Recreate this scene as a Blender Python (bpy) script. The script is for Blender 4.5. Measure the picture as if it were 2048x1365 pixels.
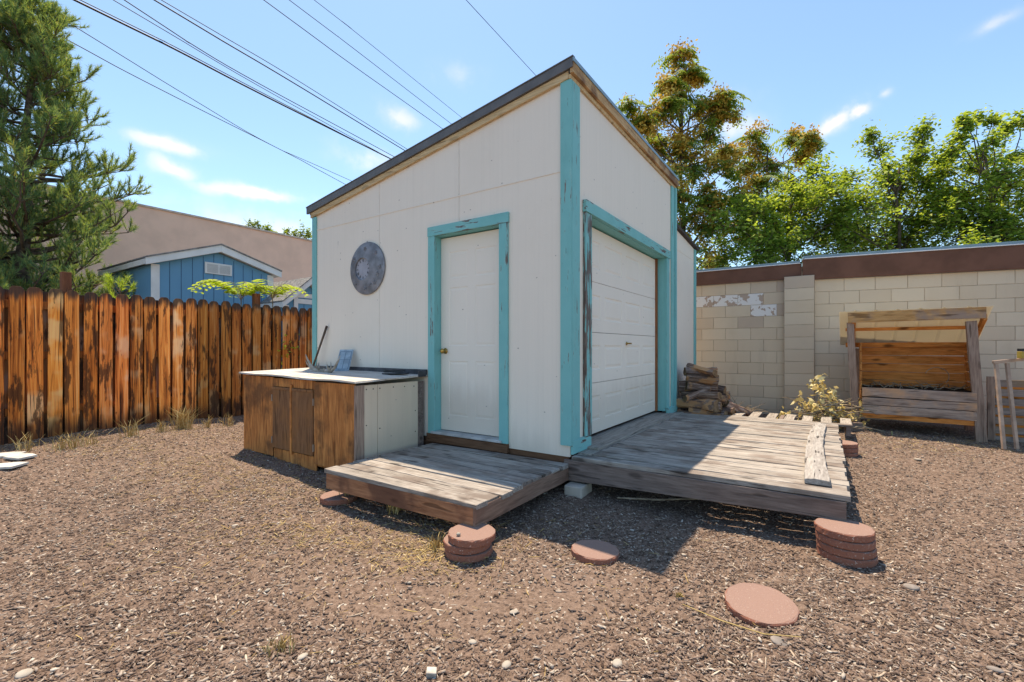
import bpy, math, random
import numpy as np
from mathutils import Vector, Matrix, Euler
R = math.radians
random.seed(7); rng = np.random.default_rng(7)
for o in list(bpy.data.objects): bpy.data.objects.remove(o)
scene = bpy.context.scene
col = scene.collection

# ------------------------------------------------------------------ camera
H = 1.29            # eye height
F = 923.0           # focal length in photo pixels (2048 wide)
HOR = 695.0         # horizon row
cam_d = bpy.data.cameras.new('camera'); cam = bpy.data.objects.new('camera', cam_d); col.objects.link(cam)
cam.location = (0, 0, H); cam.rotation_euler = (R(90), 0, 0)
cam_d.sensor_width = 36; cam_d.lens = 36 * F / 2048
cam_d.shift_y = (HOR - 682.5) / 2048
cam_d.clip_start = 0.05; cam_d.clip_end = 2000
scene.camera = cam

# ------------------------------------------------------------------ sky, sun, exposure
LIGHT = Vector((.337, -1.34, -3.8)).normalized()       # direction the light travels
SUN_EL = math.asin(-LIGHT.z); SUN_AZ = math.atan2(-LIGHT.x, -LIGHT.y)
w = bpy.data.worlds.new('World'); scene.world = w; w.use_nodes = True
nt = w.node_tree; nt.nodes.clear()
def wn(t, **k):
    n = nt.nodes.new(t)
    for a, b in k.items(): setattr(n, a, b)
    return n
sky = wn('ShaderNodeTexSky', sky_type='NISHITA', sun_disc=False, sun_elevation=SUN_EL, sun_rotation=SUN_AZ)
sky.air_density = 0.95; sky.dust_density = 1.2; sky.ozone_density = 1.6; sky.altitude = 1500
bg = wn('ShaderNodeBackground'); out = wn('ShaderNodeOutputWorld')
bg.inputs['Strength'].default_value = 0.15
tc = wn('ShaderNodeTexCoord')
def wmath(op, a, b=None, clamp=False):
    n = wn('ShaderNodeMath', operation=op); n.use_clamp = clamp
    for i, v in enumerate((a, b)):
        if v is None: continue
        if isinstance(v, (int, float)): n.inputs[i].default_value = v
        else: nt.links.new(v, n.inputs[i])
    return n.outputs[0]
nz = wn('ShaderNodeTexNoise'); nz.inputs['Scale'].default_value = 9; nz.inputs['Detail'].default_value = 7; nz.inputs['Roughness'].default_value = .62
nt.links.new(tc.outputs['Generated'], nz.inputs['Vector'])
nz2 = wn('ShaderNodeTexNoise'); nz2.inputs['Scale'].default_value = 26; nz2.inputs['Detail'].default_value = 5
nt.links.new(tc.outputs['Generated'], nz2.inputs['Vector'])
vs = wn('ShaderNodeVectorMath', operation='SUBTRACT'); nt.links.new(nz.outputs['Color'], vs.inputs[0]); vs.inputs[1].default_value = (.5, .5, .5)
vm = wn('ShaderNodeVectorMath', operation='SCALE'); nt.links.new(vs.outputs[0], vm.inputs[0]); vm.inputs['Scale'].default_value = .035
va = wn('ShaderNodeVectorMath', operation='ADD'); nt.links.new(tc.outputs['Generated'], va.inputs[0]); nt.links.new(vm.outputs[0], va.inputs[1])
acc = None
# (x, y, half width, half height, tilt, strength): wisps of cloud, each at a fixed direction of the sky
for (cx, cy, hw, hh, tilt, st) in [(335, 290, 62, 14, 0, .8), (352, 340, 38, 18, 18, .75), (505, 388, 85, 13, 0, .9), (805, 240, 38, 20, 15, .55),
                                   (745, 325, 60, 25, 10, .5), (1668, 246, 42, 15, -32, .8), (1712, 223, 20, 12, -10, 1.0), (1985, 52, 34, 10, -4, .35),
                                   (915, 148, 45, 22, 0, .22), (1475, 262, 45, 22, 0, .5), (1460, 300, 60, 60, 0, .28), (1770, 187, 12, 8, 0, .4),
                                   (560, 470, 200, 40, 4, .45), (1430, 210, 70, 25, 0, .15)]:
    d = Vector(((cx - 1024) / F, 1, (HOR - cy) / F)).normalized()
    rt = d.cross(Vector((0, 0, 1))).normalized(); up = rt.cross(d).normalized()
    t = R(tilt); a = rt * math.cos(t) - up * math.sin(t); b = rt * math.sin(t) + up * math.cos(t)
    k = d.y / F
    outs = []
    for ax, hf in ((a, hw * k), (b, hh * k)):
        dn = wn('ShaderNodeVectorMath', operation='DOT_PRODUCT'); nt.links.new(va.outputs[0], dn.inputs[0]); dn.inputs[1].default_value = ax / hf
        outs.append(wmath('POWER', wmath('ABSOLUTE', dn.outputs['Value']), 2.0))
    r2 = wmath('ADD', outs[0], outs[1])
    dn = wn('ShaderNodeVectorMath', operation='DOT_PRODUCT'); nt.links.new(tc.outputs['Generated'], dn.inputs[0]); dn.inputs[1].default_value = d
    g = wmath('MULTIPLY', wmath('EXPONENT', wmath('MULTIPLY', r2, -.9)), st)
    g = wmath('MULTIPLY', g, wmath('GREATER_THAN', dn.outputs['Value'], 0.0))
    acc = g if acc is None else wmath('MAXIMUM', acc, g)
puff = wmath('MULTIPLY', wmath('ADD', wmath('MULTIPLY', acc, 1.1), wmath('ADD', wmath('MULTIPLY', wmath('SUBTRACT', nz2.outputs['Fac'], .5), 2.2), wmath('MULTIPLY', wmath('SUBTRACT', nz.outputs['Fac'], .5), 1.6))), 1.5, clamp=True)
den = wmath('MULTIPLY', acc, wmath('ADD', wmath('MULTIPLY', puff, .85), .15), clamp=True)
mixc = wn('ShaderNodeMix', data_type='RGBA'); nt.links.new(den, mixc.inputs['Factor'])
hs_ = wn('ShaderNodeMix', data_type='RGBA', blend_type='MULTIPLY'); hs_.inputs['Factor'].default_value = 1; nt.links.new(sky.outputs[0], hs_.inputs['A']); hs_.inputs['B'].default_value = (.76, .97, 1.08, 1)
nt.links.new(hs_.outputs['Result'], mixc.inputs['A']); mixc.inputs['B'].default_value = (3.9, 4.0, 4.3, 1)
nt.links.new(mixc.outputs['Result'], bg.inputs['Color']); nt.links.new(bg.outputs[0], out.inputs['Surface'])
sd = bpy.data.lights.new('sun', 'SUN'); so = bpy.data.objects.new('sun', sd); col.objects.link(so)
sd.energy = 3.4; sd.angle = R(.5); sd.color = (1.0, .95, .87)
so.rotation_euler = LIGHT.to_track_quat('-Z', 'Y').to_euler(); so.location = (-3, 12, 20)
scene.render.engine = 'CYCLES'
scene.view_settings.view_transform = 'Standard'; scene.view_settings.look = 'None'
scene.view_settings.exposure = 1.02; scene.view_settings.gamma = 1
scene.view_settings.use_white_balance = True; scene.view_settings.white_balance_temperature = 8350; scene.view_settings.white_balance_tint = 11
scene.cycles.max_bounces = 7; scene.cycles.diffuse_bounces = 5; scene.cycles.transparent_max_bounces = 8

# ------------------------------------------------------------------ frame of the yard: u runs back along the garage wall, s runs left along the door wall
A = math.atan2(.828, .561); CX, CY = .507, 4.03
eu = Vector((math.cos(A), math.sin(A))); es = Vector((-math.sin(A), math.cos(A)))
def S(u, s, z=0.0): return Vector((CX + eu.x * u + es.x * s, CY + eu.y * u + es.y * s, z))
def toS(p): d = Vector((p[0] - CX, p[1] - CY)); return d.dot(eu), d.dot(es)
def P(px, py, depth): return Vector(((px - 1024) / F * depth, depth, H + (HOR - py) / F * depth))
def on_s(px, py, s0):      # where a sight line meets the upright plane s = s0 -> (u, z)
    k = (px - 1024) / F; bx, by = CX + es.x * s0, CY + es.y * s0
    u = (k * by - bx) / (eu.x - k * eu.y); d = by + eu.y * u
    return u, H + (HOR - py) / F * d
def sstep(t): t = np.clip(t, 0, 1); return t * t * (3 - 2 * t)
def gz(x, y):
    x = np.asarray(x, float); y = np.asarray(y, float)
    z = .14 * sstep((y - 3.2) / 3.3) + .09 * sstep((-x - 2.6) / 2.6) * sstep((y - 1.5) / 3)
    z = z + .012 * np.sin(x * 2.1 + 1.3) * np.cos(y * 1.7) + .007 * np.sin(x * 5.3 + y * 3.1) + .004 * np.sin(x * 11.0 - y * 9.0)
    return z
def G(x, y): return float(gz(x, y))

# ------------------------------------------------------------------ object helpers
def link(o): col.objects.link(o); return o
def tag(o, label=None, cat=None, group=None, kind=None):
    if label: o['label'] = label
    if cat: o['category'] = cat
    if group: o['group'] = group
    if kind: o['kind'] = kind
    return o
def thing(name, label, cat, loc=(0, 0, 0), rotz=0.0, group=None):
    o = link(bpy.data.objects.new(name, None)); o.empty_display_size = .1
    o.location = loc; o.rotation_euler = (0, 0, rotz)
    return tag(o, label, cat, group)
def np_obj(name, V, Fc, mat, parent=None, smooth=False):
    """V (n,3), Fc (m,k) with constant k or list of tuples"""
    me = bpy.data.meshes.new(name)
    if isinstance(Fc, np.ndarray):
        n, k = Fc.shape
        me.vertices.add(len(V)); me.vertices.foreach_set('co', np.asarray(V, np.float32).ravel())
        me.loops.add(n * k); me.loops.foreach_set('vertex_index', Fc.astype(np.int32).ravel())
        me.polygons.add(n); me.polygons.foreach_set('loop_start', (np.arange(n) * k).astype(np.int32))
        me.update(calc_edges=True)
    else:
        me.from_pydata([tuple(v) for v in V], [], Fc)
    if smooth: me.polygons.foreach_set('use_smooth', [True] * len(me.polygons))
    for m in (mat if isinstance(mat, (list, tuple)) else [mat]): me.materials.append(m)
    o = link(bpy.data.objects.new(name, me))
    if parent: o.parent = parent
    return o
class MB:
    def __init__(s): s.v = []; s.f = []; s.mi = []; s.cur = 0; s.starts = []
    def add(s, V, Fc):
        b = len(s.v); s.starts.append(b); s.v += [tuple(v) for v in V]
        for f in Fc: s.f.append(tuple(i + b for i in f)); s.mi.append(s.cur)
    def hexa(s, a, b):      # a: 4 bottom points, b: 4 top points, both counter-clockwise seen from above
        s.add(list(a) + list(b), [(3, 2, 1, 0), (4, 5, 6, 7), (0, 1, 5, 4), (1, 2, 6, 5), (2, 3, 7, 6), (3, 0, 4, 7)])
    def box(s, x0, x1, y0, y1, z0, z1):
        if x0 > x1: x0, x1 = x1, x0
        if y0 > y1: y0, y1 = y1, y0
        if z0 > z1: z0, z1 = z1, z0
        s.hexa([(x0, y0, z0), (x1, y0, z0), (x1, y1, z0), (x0, y1, z0)], [(x0, y0, z1), (x1, y0, z1), (x1, y1, z1), (x0, y1, z1)])
    def prism(s, pts, axis, a0, a1):
        """pts: 2-d outline, extruded along axis (0 x: pts are (y,z); 1 y: pts are (x,z); 2 z: pts are (x,y))"""
        def mk(p, a): return {0: (a, p[0], p[1]), 1: (p[0], a, p[1]), 2: (p[0], p[1], a)}[axis]
        area = sum(pts[i][0] * pts[(i + 1) % len(pts)][1] - pts[(i + 1) % len(pts)][0] * pts[i][1] for i in range(len(pts)))
        if (area < 0) != (axis == 1): pts = pts[::-1]
        n = len(pts)
        V = [mk(p, a0) for p in pts] + [mk(p, a1) for p in pts]
        if a0 > a1: V = V[n:] + V[:n]
        Fc = [tuple(range(n))[::-1], tuple(range(n, 2 * n))] + [(i, (i + 1) % n, n + (i + 1) % n, n + i) for i in range(n)]
        s.add(V, Fc)
    def board(s, p0, p1, width, thick, upv=(0, 0, 1), seg=6, jit=.003, warp=0.0, jend=0.0):
        """a plank from p0 to p1, slightly uneven like sawn timber"""
        p0 = Vector(p0); p1 = Vector(p1); d = (p1 - p0); L = d.length; d.normalize()
        p0 = p0 - d * random.uniform(0, jend); p1 = p1 + d * random.uniform(0, jend)
        up = Vector(upv); sd_ = d.cross(up).normalized(); up = sd_.cross(d).normalized()
        ph = random.uniform(0, 6); V = []
        for i in range(seg + 1):
            t = i / seg; c = p0.lerp(p1, t) + up * warp * math.sin(t * 3.1 + ph) + sd_ * warp * .5 * math.sin(t * 2.3 + ph * 2)
            for (a, b) in ((-1, -1), (1, -1), (1, 1), (-1, 1)):
                V.append(c + sd_ * (a * width / 2 + random.uniform(-jit, jit)) + up * (b * thick / 2 + random.uniform(-jit, jit) * .4))
        Fc = [(0, 3, 2, 1)] if False else [(0, 1, 2, 3)]
        n = seg * 4
        Fc = [(3, 2, 1, 0), (n, n + 1, n + 2, n + 3)]
        for i in range(seg):
            for j in range(4):
                a = i * 4 + j; b = i * 4 + (j + 1) % 4
                Fc.append((a, b, b + 4, a + 4))
        # orientation check is not needed: Cycles shades both sides
        s.add(V, Fc)
    def tube(s, pts, rad, n=8, cap=True):
        pts = [Vector(p) for p in pts]; m = len(pts)
        rr = rad if isinstance(rad, (list, tuple)) else [rad] * m
        V = []; ref = Vector((.13, .21, 1)) 
        for i, p in enumerate(pts):
            d = (pts[min(i + 1, m - 1)] - pts[max(i - 1, 0)]).normalized()
            r_ = ref if abs(d.dot(ref.normalized())) < .95 else Vector((1, .1, 0))
            a = d.cross(r_).normalized(); b = d.cross(a)
            for k in range(n):
                t = 2 * math.pi * k / n; V.append(p + (a * math.cos(t) + b * math.sin(t)) * rr[i])
        Fc = []
        for i in range(m - 1):
            for k in range(n):
                Fc.append((i * n + k, i * n + (k + 1) % n, (i + 1) * n + (k + 1) % n, (i + 1) * n + k))
        if cap: Fc += [tuple(range(n))[::-1], tuple(range((m - 1) * n, m * n))]
        s.add(V, Fc)
    def lathe(s, prof, n=32, c=(0, 0, 0), jit=0.0):
        """prof: (r, z) pairs from bottom to top"""
        V = []
        for (r, z) in prof:
            for k in range(n):
                t = 2 * math.pi * k / n; q = r + random.uniform(-jit, jit)
                V.append((c[0] + q * math.cos(t), c[1] + q * math.sin(t), c[2] + z + random.uniform(-jit, jit) * .5))
        Fc = []
        for i in range(len(prof) - 1):
            for k in range(n): Fc.append((i * n + k, i * n + (k + 1) % n, (i + 1) * n + (k + 1) % n, (i + 1) * n + k))
        Fc += [tuple(range(n))[::-1], tuple(range((len(prof) - 1) * n, len(prof) * n))]
        s.add(V, Fc)
    def split(s, name, mat, parent=None, bevel=0.0):
        out_ = []
        bounds = s.starts + [len(s.v)]
        for k in range(len(s.starts)):
            a, b = bounds[k], bounds[k + 1]; q = MB(); q.v = s.v[a:b]; q.f = [tuple(i - a for i in f) for f in s.f if a <= f[0] < b]; q.mi = [0] * len(q.f)
            out_.append(q.build(name, mat, parent, bevel))
        return out_
    def build(s, name, mat, parent=None, bevel=0.0, smooth=False, seg=2):
        o = np_obj(name, s.v, s.f, mat, parent, smooth)
        if any(s.mi): o.data.polygons.foreach_set('material_index', s.mi)
        if bevel:
            m = o.modifiers.new('bevel', 'BEVEL'); m.width = bevel; m.segments = seg; m.limit_method = 'ANGLE'; m.angle_limit = R(40)
        return o

# ------------------------------------------------------------------ materials
class Mat:
    def __init__(s, name, rough=.8, spec=.3):
        s.m = bpy.data.materials.new(name); s.m.use_nodes = True; s.nt = s.m.node_tree; s.nt.nodes.clear()
        s.out = s.n('ShaderNodeOutputMaterial'); s.b = s.n('ShaderNodeBsdfPrincipled')
        s.b.inputs['Roughness'].default_value = rough; s.b.inputs['Specular IOR Level'].default_value = spec
        s.l(s.b.outputs[0], s.out.inputs['Surface'])
        s.tc = s.n('ShaderNodeTexCoord')
    def n(s, t, **k):
        n = s.nt.nodes.new(t)
        for a, b in k.items(): setattr(n, a, b)
        return n
    def l(s, a, b): s.nt.links.new(a, b)
    def put(s, inp, v):
        if isinstance(v, (int, float)): inp.default_value = v
        elif isinstance(v, (tuple, list)): inp.default_value = tuple(v) + ((1,) if len(v) == 3 and inp.type == 'RGBA' else ())
        else: s.l(v, inp)
    def math(s, op, a, b=None, c=None, clamp=False):
        n = s.n('ShaderNodeMath', operation=op); n.use_clamp = clamp
        for i, v in enumerate((a, b, c)):
            if v is not None: s.put(n.inputs[i], v)
        return n.outputs[0]
    def coords(s, scale=(1, 1, 1), rnd=True, kind='Object'):
        v = s.tc.outputs[kind]
        if rnd:
            g = s.n('ShaderNodeNewGeometry'); oi = s.n('ShaderNodeObjectInfo')
            r = s.math('ADD', s.math('MULTIPLY', g.outputs['Random Per Island'], 41.0), s.math('MULTIPLY', oi.outputs['Random'], 23.0))
            c = s.n('ShaderNodeCombineXYZ'); s.l(r, c.inputs[0]); s.l(s.math('MULTIPLY', r, 1.7), c.inputs[1]); s.l(s.math('MULTIPLY', r, .6), c.inputs[2])
            a = s.n('ShaderNodeVectorMath', operation='ADD'); s.l(v, a.inputs[0]); s.l(c.outputs[0], a.inputs[1]); v = a.outputs[0]
        m = s.n('ShaderNodeVectorMath', operation='MULTIPLY'); s.l(v, m.inputs[0]); m.inputs[1].default_value = scale
        return m.outputs[0]
    def noise(s, vec, scale=1, detail=4, rough=.55, dist=0.0):
        n = s.n('ShaderNodeTexNoise'); s.l(vec, n.inputs['Vector'])
        n.inputs['Scale'].default_value = scale; n.inputs['Detail'].default_value = detail; n.inputs['Roughness'].default_value = rough; n.inputs['Distortion'].default_value = dist
        return n.outputs['Fac']
    def voronoi(s, vec, scale=1, feature='F1', out='Distance'):
        n = s.n('ShaderNodeTexVoronoi', feature=feature); s.l(vec, n.inputs['Vector']); n.inputs['Scale'].default_value = scale
        return n.outputs[out]
    def ramp(s, fac, stops):
        n = s.n('ShaderNodeValToRGB'); s.put(n.inputs[0], fac); e = n.color_ramp.elements
        while len(e) < len(stops): e.new(.5)
        for i, (p, c) in enumerate(stops):
            e[i].position = p; e[i].color = (tuple(c) + (1,)) if len(c) == 3 else c
        return n.outputs[0]
    def mix(s, fac, a, b, mode='MIX'):
        n = s.n('ShaderNodeMix', data_type='RGBA', blend_type=mode); s.put(n.inputs['Factor'], fac); s.put(n.inputs['A'], a); s.put(n.inputs['B'], b)
        return n.outputs['Result']
    def step(s, v, lo, hi):
        n = s.n('ShaderNodeMapRange', interpolation_type='SMOOTHSTEP'); s.put(n.inputs[0], v); n.inputs[1].default_value = lo; n.inputs[2].default_value = hi
        return n.outputs[0]
    def island(s): return s.n('ShaderNodeNewGeometry').outputs['Random Per Island']
    def color(s, c): s.put(s.b.inputs['Base Color'], c); return s
    def bump(s, h, strength=.3, dist=.01):
        n = s.n('ShaderNodeBump'); s.put(n.inputs['Height'], h); n.inputs['Strength'].default_value = strength; n.inputs['Distance'].default_value = dist
        s.l(n.outputs[0], s.b.inputs['Normal']); return s

def plain(name, c, rough=.7, spec=.3, var=.12, scale=6, bump=.15, metal=0.0):
    M = Mat(name, rough, spec); v = M.coords((1, 1, 1)); f = M.noise(v, scale, 5)
    c2 = tuple(x * (1 - var * 2.2) for x in c); M.color(M.mix(M.step(f, .3, .7), c2, c)); M.b.inputs['Metallic'].default_value = metal
    if bump: M.bump(M.noise(v, scale * 12, 3), bump, .004)
    return M.m

def wood(name, dark, mid, light, axis=0, grain=22, stretch=1.2, knots=.5, rough=.85, crack=.5, var=.35, tone=False, stain=None, bump=.5):
    M = Mat(name, rough, .2)
    sc = [grain] * 3; sc[axis] = stretch
    v = M.coords(sc); v1 = M.coords((1, 1, 1))
    wob = M.noise(v, 1.0, 6, .65, .6)
    c = M.ramp(wob, [(.28, dark), (.48, mid), (.72, light)])
    fine = M.noise(v, 5.0, 3, .6)
    c = M.mix(.45, c, M.ramp(fine, [(.3, tuple(.55 * x for x in mid)), (.7, tuple(min(1, 1.25 * x) for x in light))]))
    big = M.noise(v1, 2.6, 4, .6)
    if stain: c = M.mix(M.math('MULTIPLY', M.step(big, .46, .64), .85), c, stain)
    if knots:
        ks = [7.5] * 3; ks[axis] = 2.6
        kv = M.coords(ks); nn = M.noise(v1, 9, 2)
        kd = M.math('ADD', M.voronoi(kv, 1.0), M.math('MULTIPLY', nn, .12))
        kc = M.math('SUBTRACT', 1.0, M.step(kd, .15, .30)); c = M.mix(M.math('MULTIPLY', kc, knots), c, tuple(.35 * x for x in dark))
    cr = M.step(M.noise(v, 2.3, 2, .4, .3), .63, .70)
    c = M.mix(M.math('MULTIPLY', cr, crack), c, tuple(.3 * x for x in dark))
    isl = M.math('ADD', M.math('MULTIPLY', M.island(), .6), M.math('MULTIPLY', M.n('ShaderNodeObjectInfo').outputs['Random'], .4))
    vv = M.math('ADD', M.math('MULTIPLY', isl, var), 1 - var * .5)
    c = M.mix(1.0, c, vv, 'MULTIPLY')
    if tone: c = M.mix(1.0, c, M.n('ShaderNodeObjectInfo').outputs['Color'], 'MULTIPLY')
    M.color(c)
    hgt = M.math('SUBTRACT', M.math('ADD', wob, M.math('MULTIPLY', fine, .4)), M.math('MULTIPLY', cr, .8))
    M.bump(hgt, bump, .006)
    return M.m

grey_deck = wood('weathered_grey_deck', (.085, .065, .055), (.27, .23, .20), (.50, .455, .41), axis=1, grain=24, knots=.7, crack=.8, var=.5, stain=(.20, .155, .13))
grey_deck_x = wood('weathered_grey_deck_lengthwise', (.13, .10, .085), (.30, .255, .22), (.46, .41, .36), axis=0, grain=26, knots=.5, var=.3)
beam_brown = wood('brown_deck_beam', (.08, .03, .02), (.28, .115, .06), (.44, .22, .12), axis=1, grain=12, knots=.9, stain=(.13, .06, .04))
beam_brown_x = wood('brown_deck_beam_lengthwise', (.09, .05, .035), (.22, .125, .09), (.33, .21, .155), axis=0, grain=14, knots=.6, stain=(.17, .1, .075))
beam_grey = wood('grey_brown_beam', (.07, .045, .04), (.19, .135, .115), (.29, .22, .19), axis=1, grain=14, knots=.6)
cab_wood = wood('stained_plywood', (.10, .03, .012), (.46, .15, .045), (.78, .34, .11), axis=2, grain=11, stretch=1.0, knots=.25, stain=(.17, .075, .035), var=.25)
cab_top = wood('bleached_top', (.22, .18, .155), (.50, .455, .41), (.68, .64, .59), axis=1, grain=12, knots=.2, var=.12)
post_wood = wood('grey_post', (.10, .06, .045), (.32, .21, .16), (.46, .33, .26), axis=2, grain=14, knots=.5)
shelter_board = wood('shelter_board', (.13, .08, .06), (.36, .25, .20), (.50, .37, .30), axis=1, grain=11, knots=.4, stain=(.66, .36, .20))
shelter_orange = wood('shelter_orange_board', (.20, .07, .02), (.70, .22, .05), (.84, .35, .11), axis=1, grain=9, knots=.8)
shelter_orange_x = wood('shelter_orange_side', (.14, .045, .014), (.56, .21, .06), (.72, .32, .10), axis=0, grain=9, knots=.7)
raw_fascia = wood('raw_fascia', (.20, .09, .035), (.50, .30, .14), (.66, .46, .26), axis=0, grain=16, knots=.3, stain=(.16, .08, .05))
raw_lath = wood('raw_lath', (.28, .17, .08), (.58, .41, .22), (.70, .53, .32), axis=1, grain=14, knots=.3, var=.1)
jamb_brown = wood('bare_brown_jamb', (.10, .035, .015), (.25, .095, .04), (.32, .13, .06), axis=2, grain=9, knots=.2)
old_plank = wood('old_warped_plank', (.12, .10, .09), (.28, .25, .23), (.42, .39, .36), axis=0, grain=14, stretch=1.6, knots=.8, crack=.9)
slat_wood = wood('slat_wood', (.10, .075, .065), (.24, .19, .165), (.34, .28, .25), axis=1, grain=14, knots=.4, stain=(.30, .19, .11))

def fence_mat():
    M = Mat('stained_fence_wood', .75, .25)
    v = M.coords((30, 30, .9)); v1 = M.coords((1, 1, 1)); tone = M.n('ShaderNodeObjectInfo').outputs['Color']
    c = M.ramp(M.noise(v, 1, 6, .62, .8), [(.34, (.06, .018, .006)), (.42, (.50, .125, .022)), (.56, (.90, .29, .06)), (.74, (1.0, .48, .18))])
    pale = M.step(M.noise(v1, 2.1, 3), .54, .66); c = M.mix(M.math('MULTIPLY', pale, .55), c, (.88, .54, .27))
    dark = M.step(M.noise(M.coords((10, 10, 1.9)), 1.0, 5, .65), .535, .60); c = M.mix(M.math('MULTIPLY', dark, .85), c, (.065, .024, .010))
    cr = M.step(M.noise(M.coords((48, 48, 1.3)), 1, 3, .5, .4), .62, .68); c = M.mix(M.math('MULTIPLY', cr, .8), c, (.05, .02, .01))
    kd = M.math('ADD', M.voronoi(M.coords((9, 9, 3.6)), 1), M.math('MULTIPLY', M.noise(M.coords((1, 1, 1)), 16, 4), .34))
    c = M.mix(M.math('MULTIPLY', M.math('SUBTRACT', 1, M.step(kd, .12, .26)), .85), c, (.045, .018, .010))
    # knots ring
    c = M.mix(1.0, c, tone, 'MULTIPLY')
    # soot-dark weathered tips and feet that darken toward the bottom
    sep = M.n('ShaderNodeSeparateXYZ'); M.l(M.tc.outputs['Object'], sep.inputs[0])
    zz = M.math('ADD', sep.outputs[2], M.math('MULTIPLY', M.math('SUBTRACT', M.noise(M.coords((16, 16, 2)), 1, 4), .5), .42))
    tip = M.step(zz, 1.68, 1.80); foot = M.math('SUBTRACT', 1, M.step(zz, .10, .34))
    c = M.mix(M.math('MULTIPLY', tip, .9), c, (.045, .036, .032)); c = M.mix(M.math('MULTIPLY', foot, .8), c, (.04, .018, .012))
    M.color(c); M.bump(M.noise(v, 2, 4), .5, .006)
    return M.m
fence_wood = fence_mat()

def paint_wall(name, base=(.83, .745, .64), streak=.25, dirt=0.5):
    M = Mat(name, .75, .25); sepc = M.coords((1, 1, 1), rnd=False)
    v = M.coords((36, 36, .5), rnd=False); st = M.noise(v, 1, 4, .6)
    c = M.mix(M.math('MULTIPLY', M.step(st, .42, .75), streak), base, tuple(x * .86 for x in base))
    bl = M.noise(sepc, 1.5, 5, .6); c = M.mix(M.math('MULTIPLY', M.step(bl, .45, .75), .25), c, tuple(x * y for x, y in zip(base, (.88, .86, .82))))
    # scattered scuffs and rust-dark marks that run with the grain
    d = M.step(M.noise(M.coords((20, 20, 3.2), rnd=False), 1, 5, .7), .66, .72); patch = M.step(M.noise(sepc, 1.3, 2), .50, .60)
    c = M.mix(M.math('MULTIPLY', M.math('MULTIPLY', d, patch), dirt), c, (.25, .21, .19))
    sep = M.n('ShaderNodeSeparateXYZ'); M.l(M.tc.outputs['Object'], sep.inputs[0])
    low = M.math('SUBTRACT', 1, M.step(M.math('ADD', sep.outputs[2], M.math('MULTIPLY', M.noise(M.coords((9, 9, 2), rnd=False), 1, 4), .35)), .45, .78)); c = M.mix(M.math('MULTIPLY', low, .35), c, (.50, .41, .33))
    tk = M.math('LESS_THAN', M.voronoi(M.coords((5.5, 5.5, 9), rnd=False), 1), .055); c = M.mix(M.math('MULTIPLY', tk, .55), c, (.20, .16, .14))
    M.color(c)
    w_ = M.noise(M.coords((60, 60, .25), rnd=False), 1, 2, .5)
    M.bump(M.math('ADD', M.math('MULTIPLY', w_, .6), M.math('MULTIPLY', M.noise(sepc, 55, 3), .4)), .3, .008)
    return M.m
shed_white = paint_wall('cream_wall_paint')
shed_white_g = paint_wall('cream_wall_paint_scuffed', dirt=.9, streak=.3)
cab_white = paint_wall('cabinet_white_panel', (.74, .60, .46), .35, .5)
door_white = paint_wall('door_enamel', (.85, .765, .665), .06, .25)

def teal(name, peel=.60, axis=2):
    M = Mat(name, .6, .35); sc = [34, 34, 34]; sc[axis] = 2.6
    c = M.mix(M.noise(M.coords((1, 1, 1)), 5, 4), (.13, .43, .43), (.20, .53, .52))
    st = M.noise(M.coords(tuple(3 if x == 34 else .8 for x in sc)), 3, 4); c = M.mix(M.math('MULTIPLY', M.step(st, .5, .75), .3), c, (.11, .36, .34))
    f = M.math('ADD', M.math('MULTIPLY', M.noise(M.coords(tuple(sc)), 1, 5, .65), .72), M.math('MULTIPLY', M.noise(M.coords((1, 1, 1)), 3.2, 3), .32))
    p = M.step(f, peel, peel + .02)
    fk = M.step(M.noise(M.coords(tuple(q * 2.4 for q in sc)), 1, 3, .6), .68, .70); p = M.math('MAXIMUM', p, M.math('MULTIPLY', fk, .75))
    e = M.step(f, peel - .03, peel)
    c = M.mix(M.math('MULTIPLY', e, .35), c, (.36, .60, .56))
    c = M.mix(p, c, M.ramp(M.noise(M.coords(tuple(sc)), 3, 3), [(.3, (.05, .035, .03)), (.7, (.24, .19, .165))]))
    M.color(c); M.bump(M.math('SUBTRACT', M.math('MULTIPLY', M.noise(M.coords(tuple(sc)), 2, 3), .4), p), .4, .003)
    return M.m
teal_v = teal('peeling_teal_paint', .625, 2); teal_y = teal('peeling_teal_paint_across', .60, 1); teal_x = teal('peeling_teal_paint_along', .575, 0)
teal_worn = teal('badly_worn_teal_paint', .50, 2)

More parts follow.
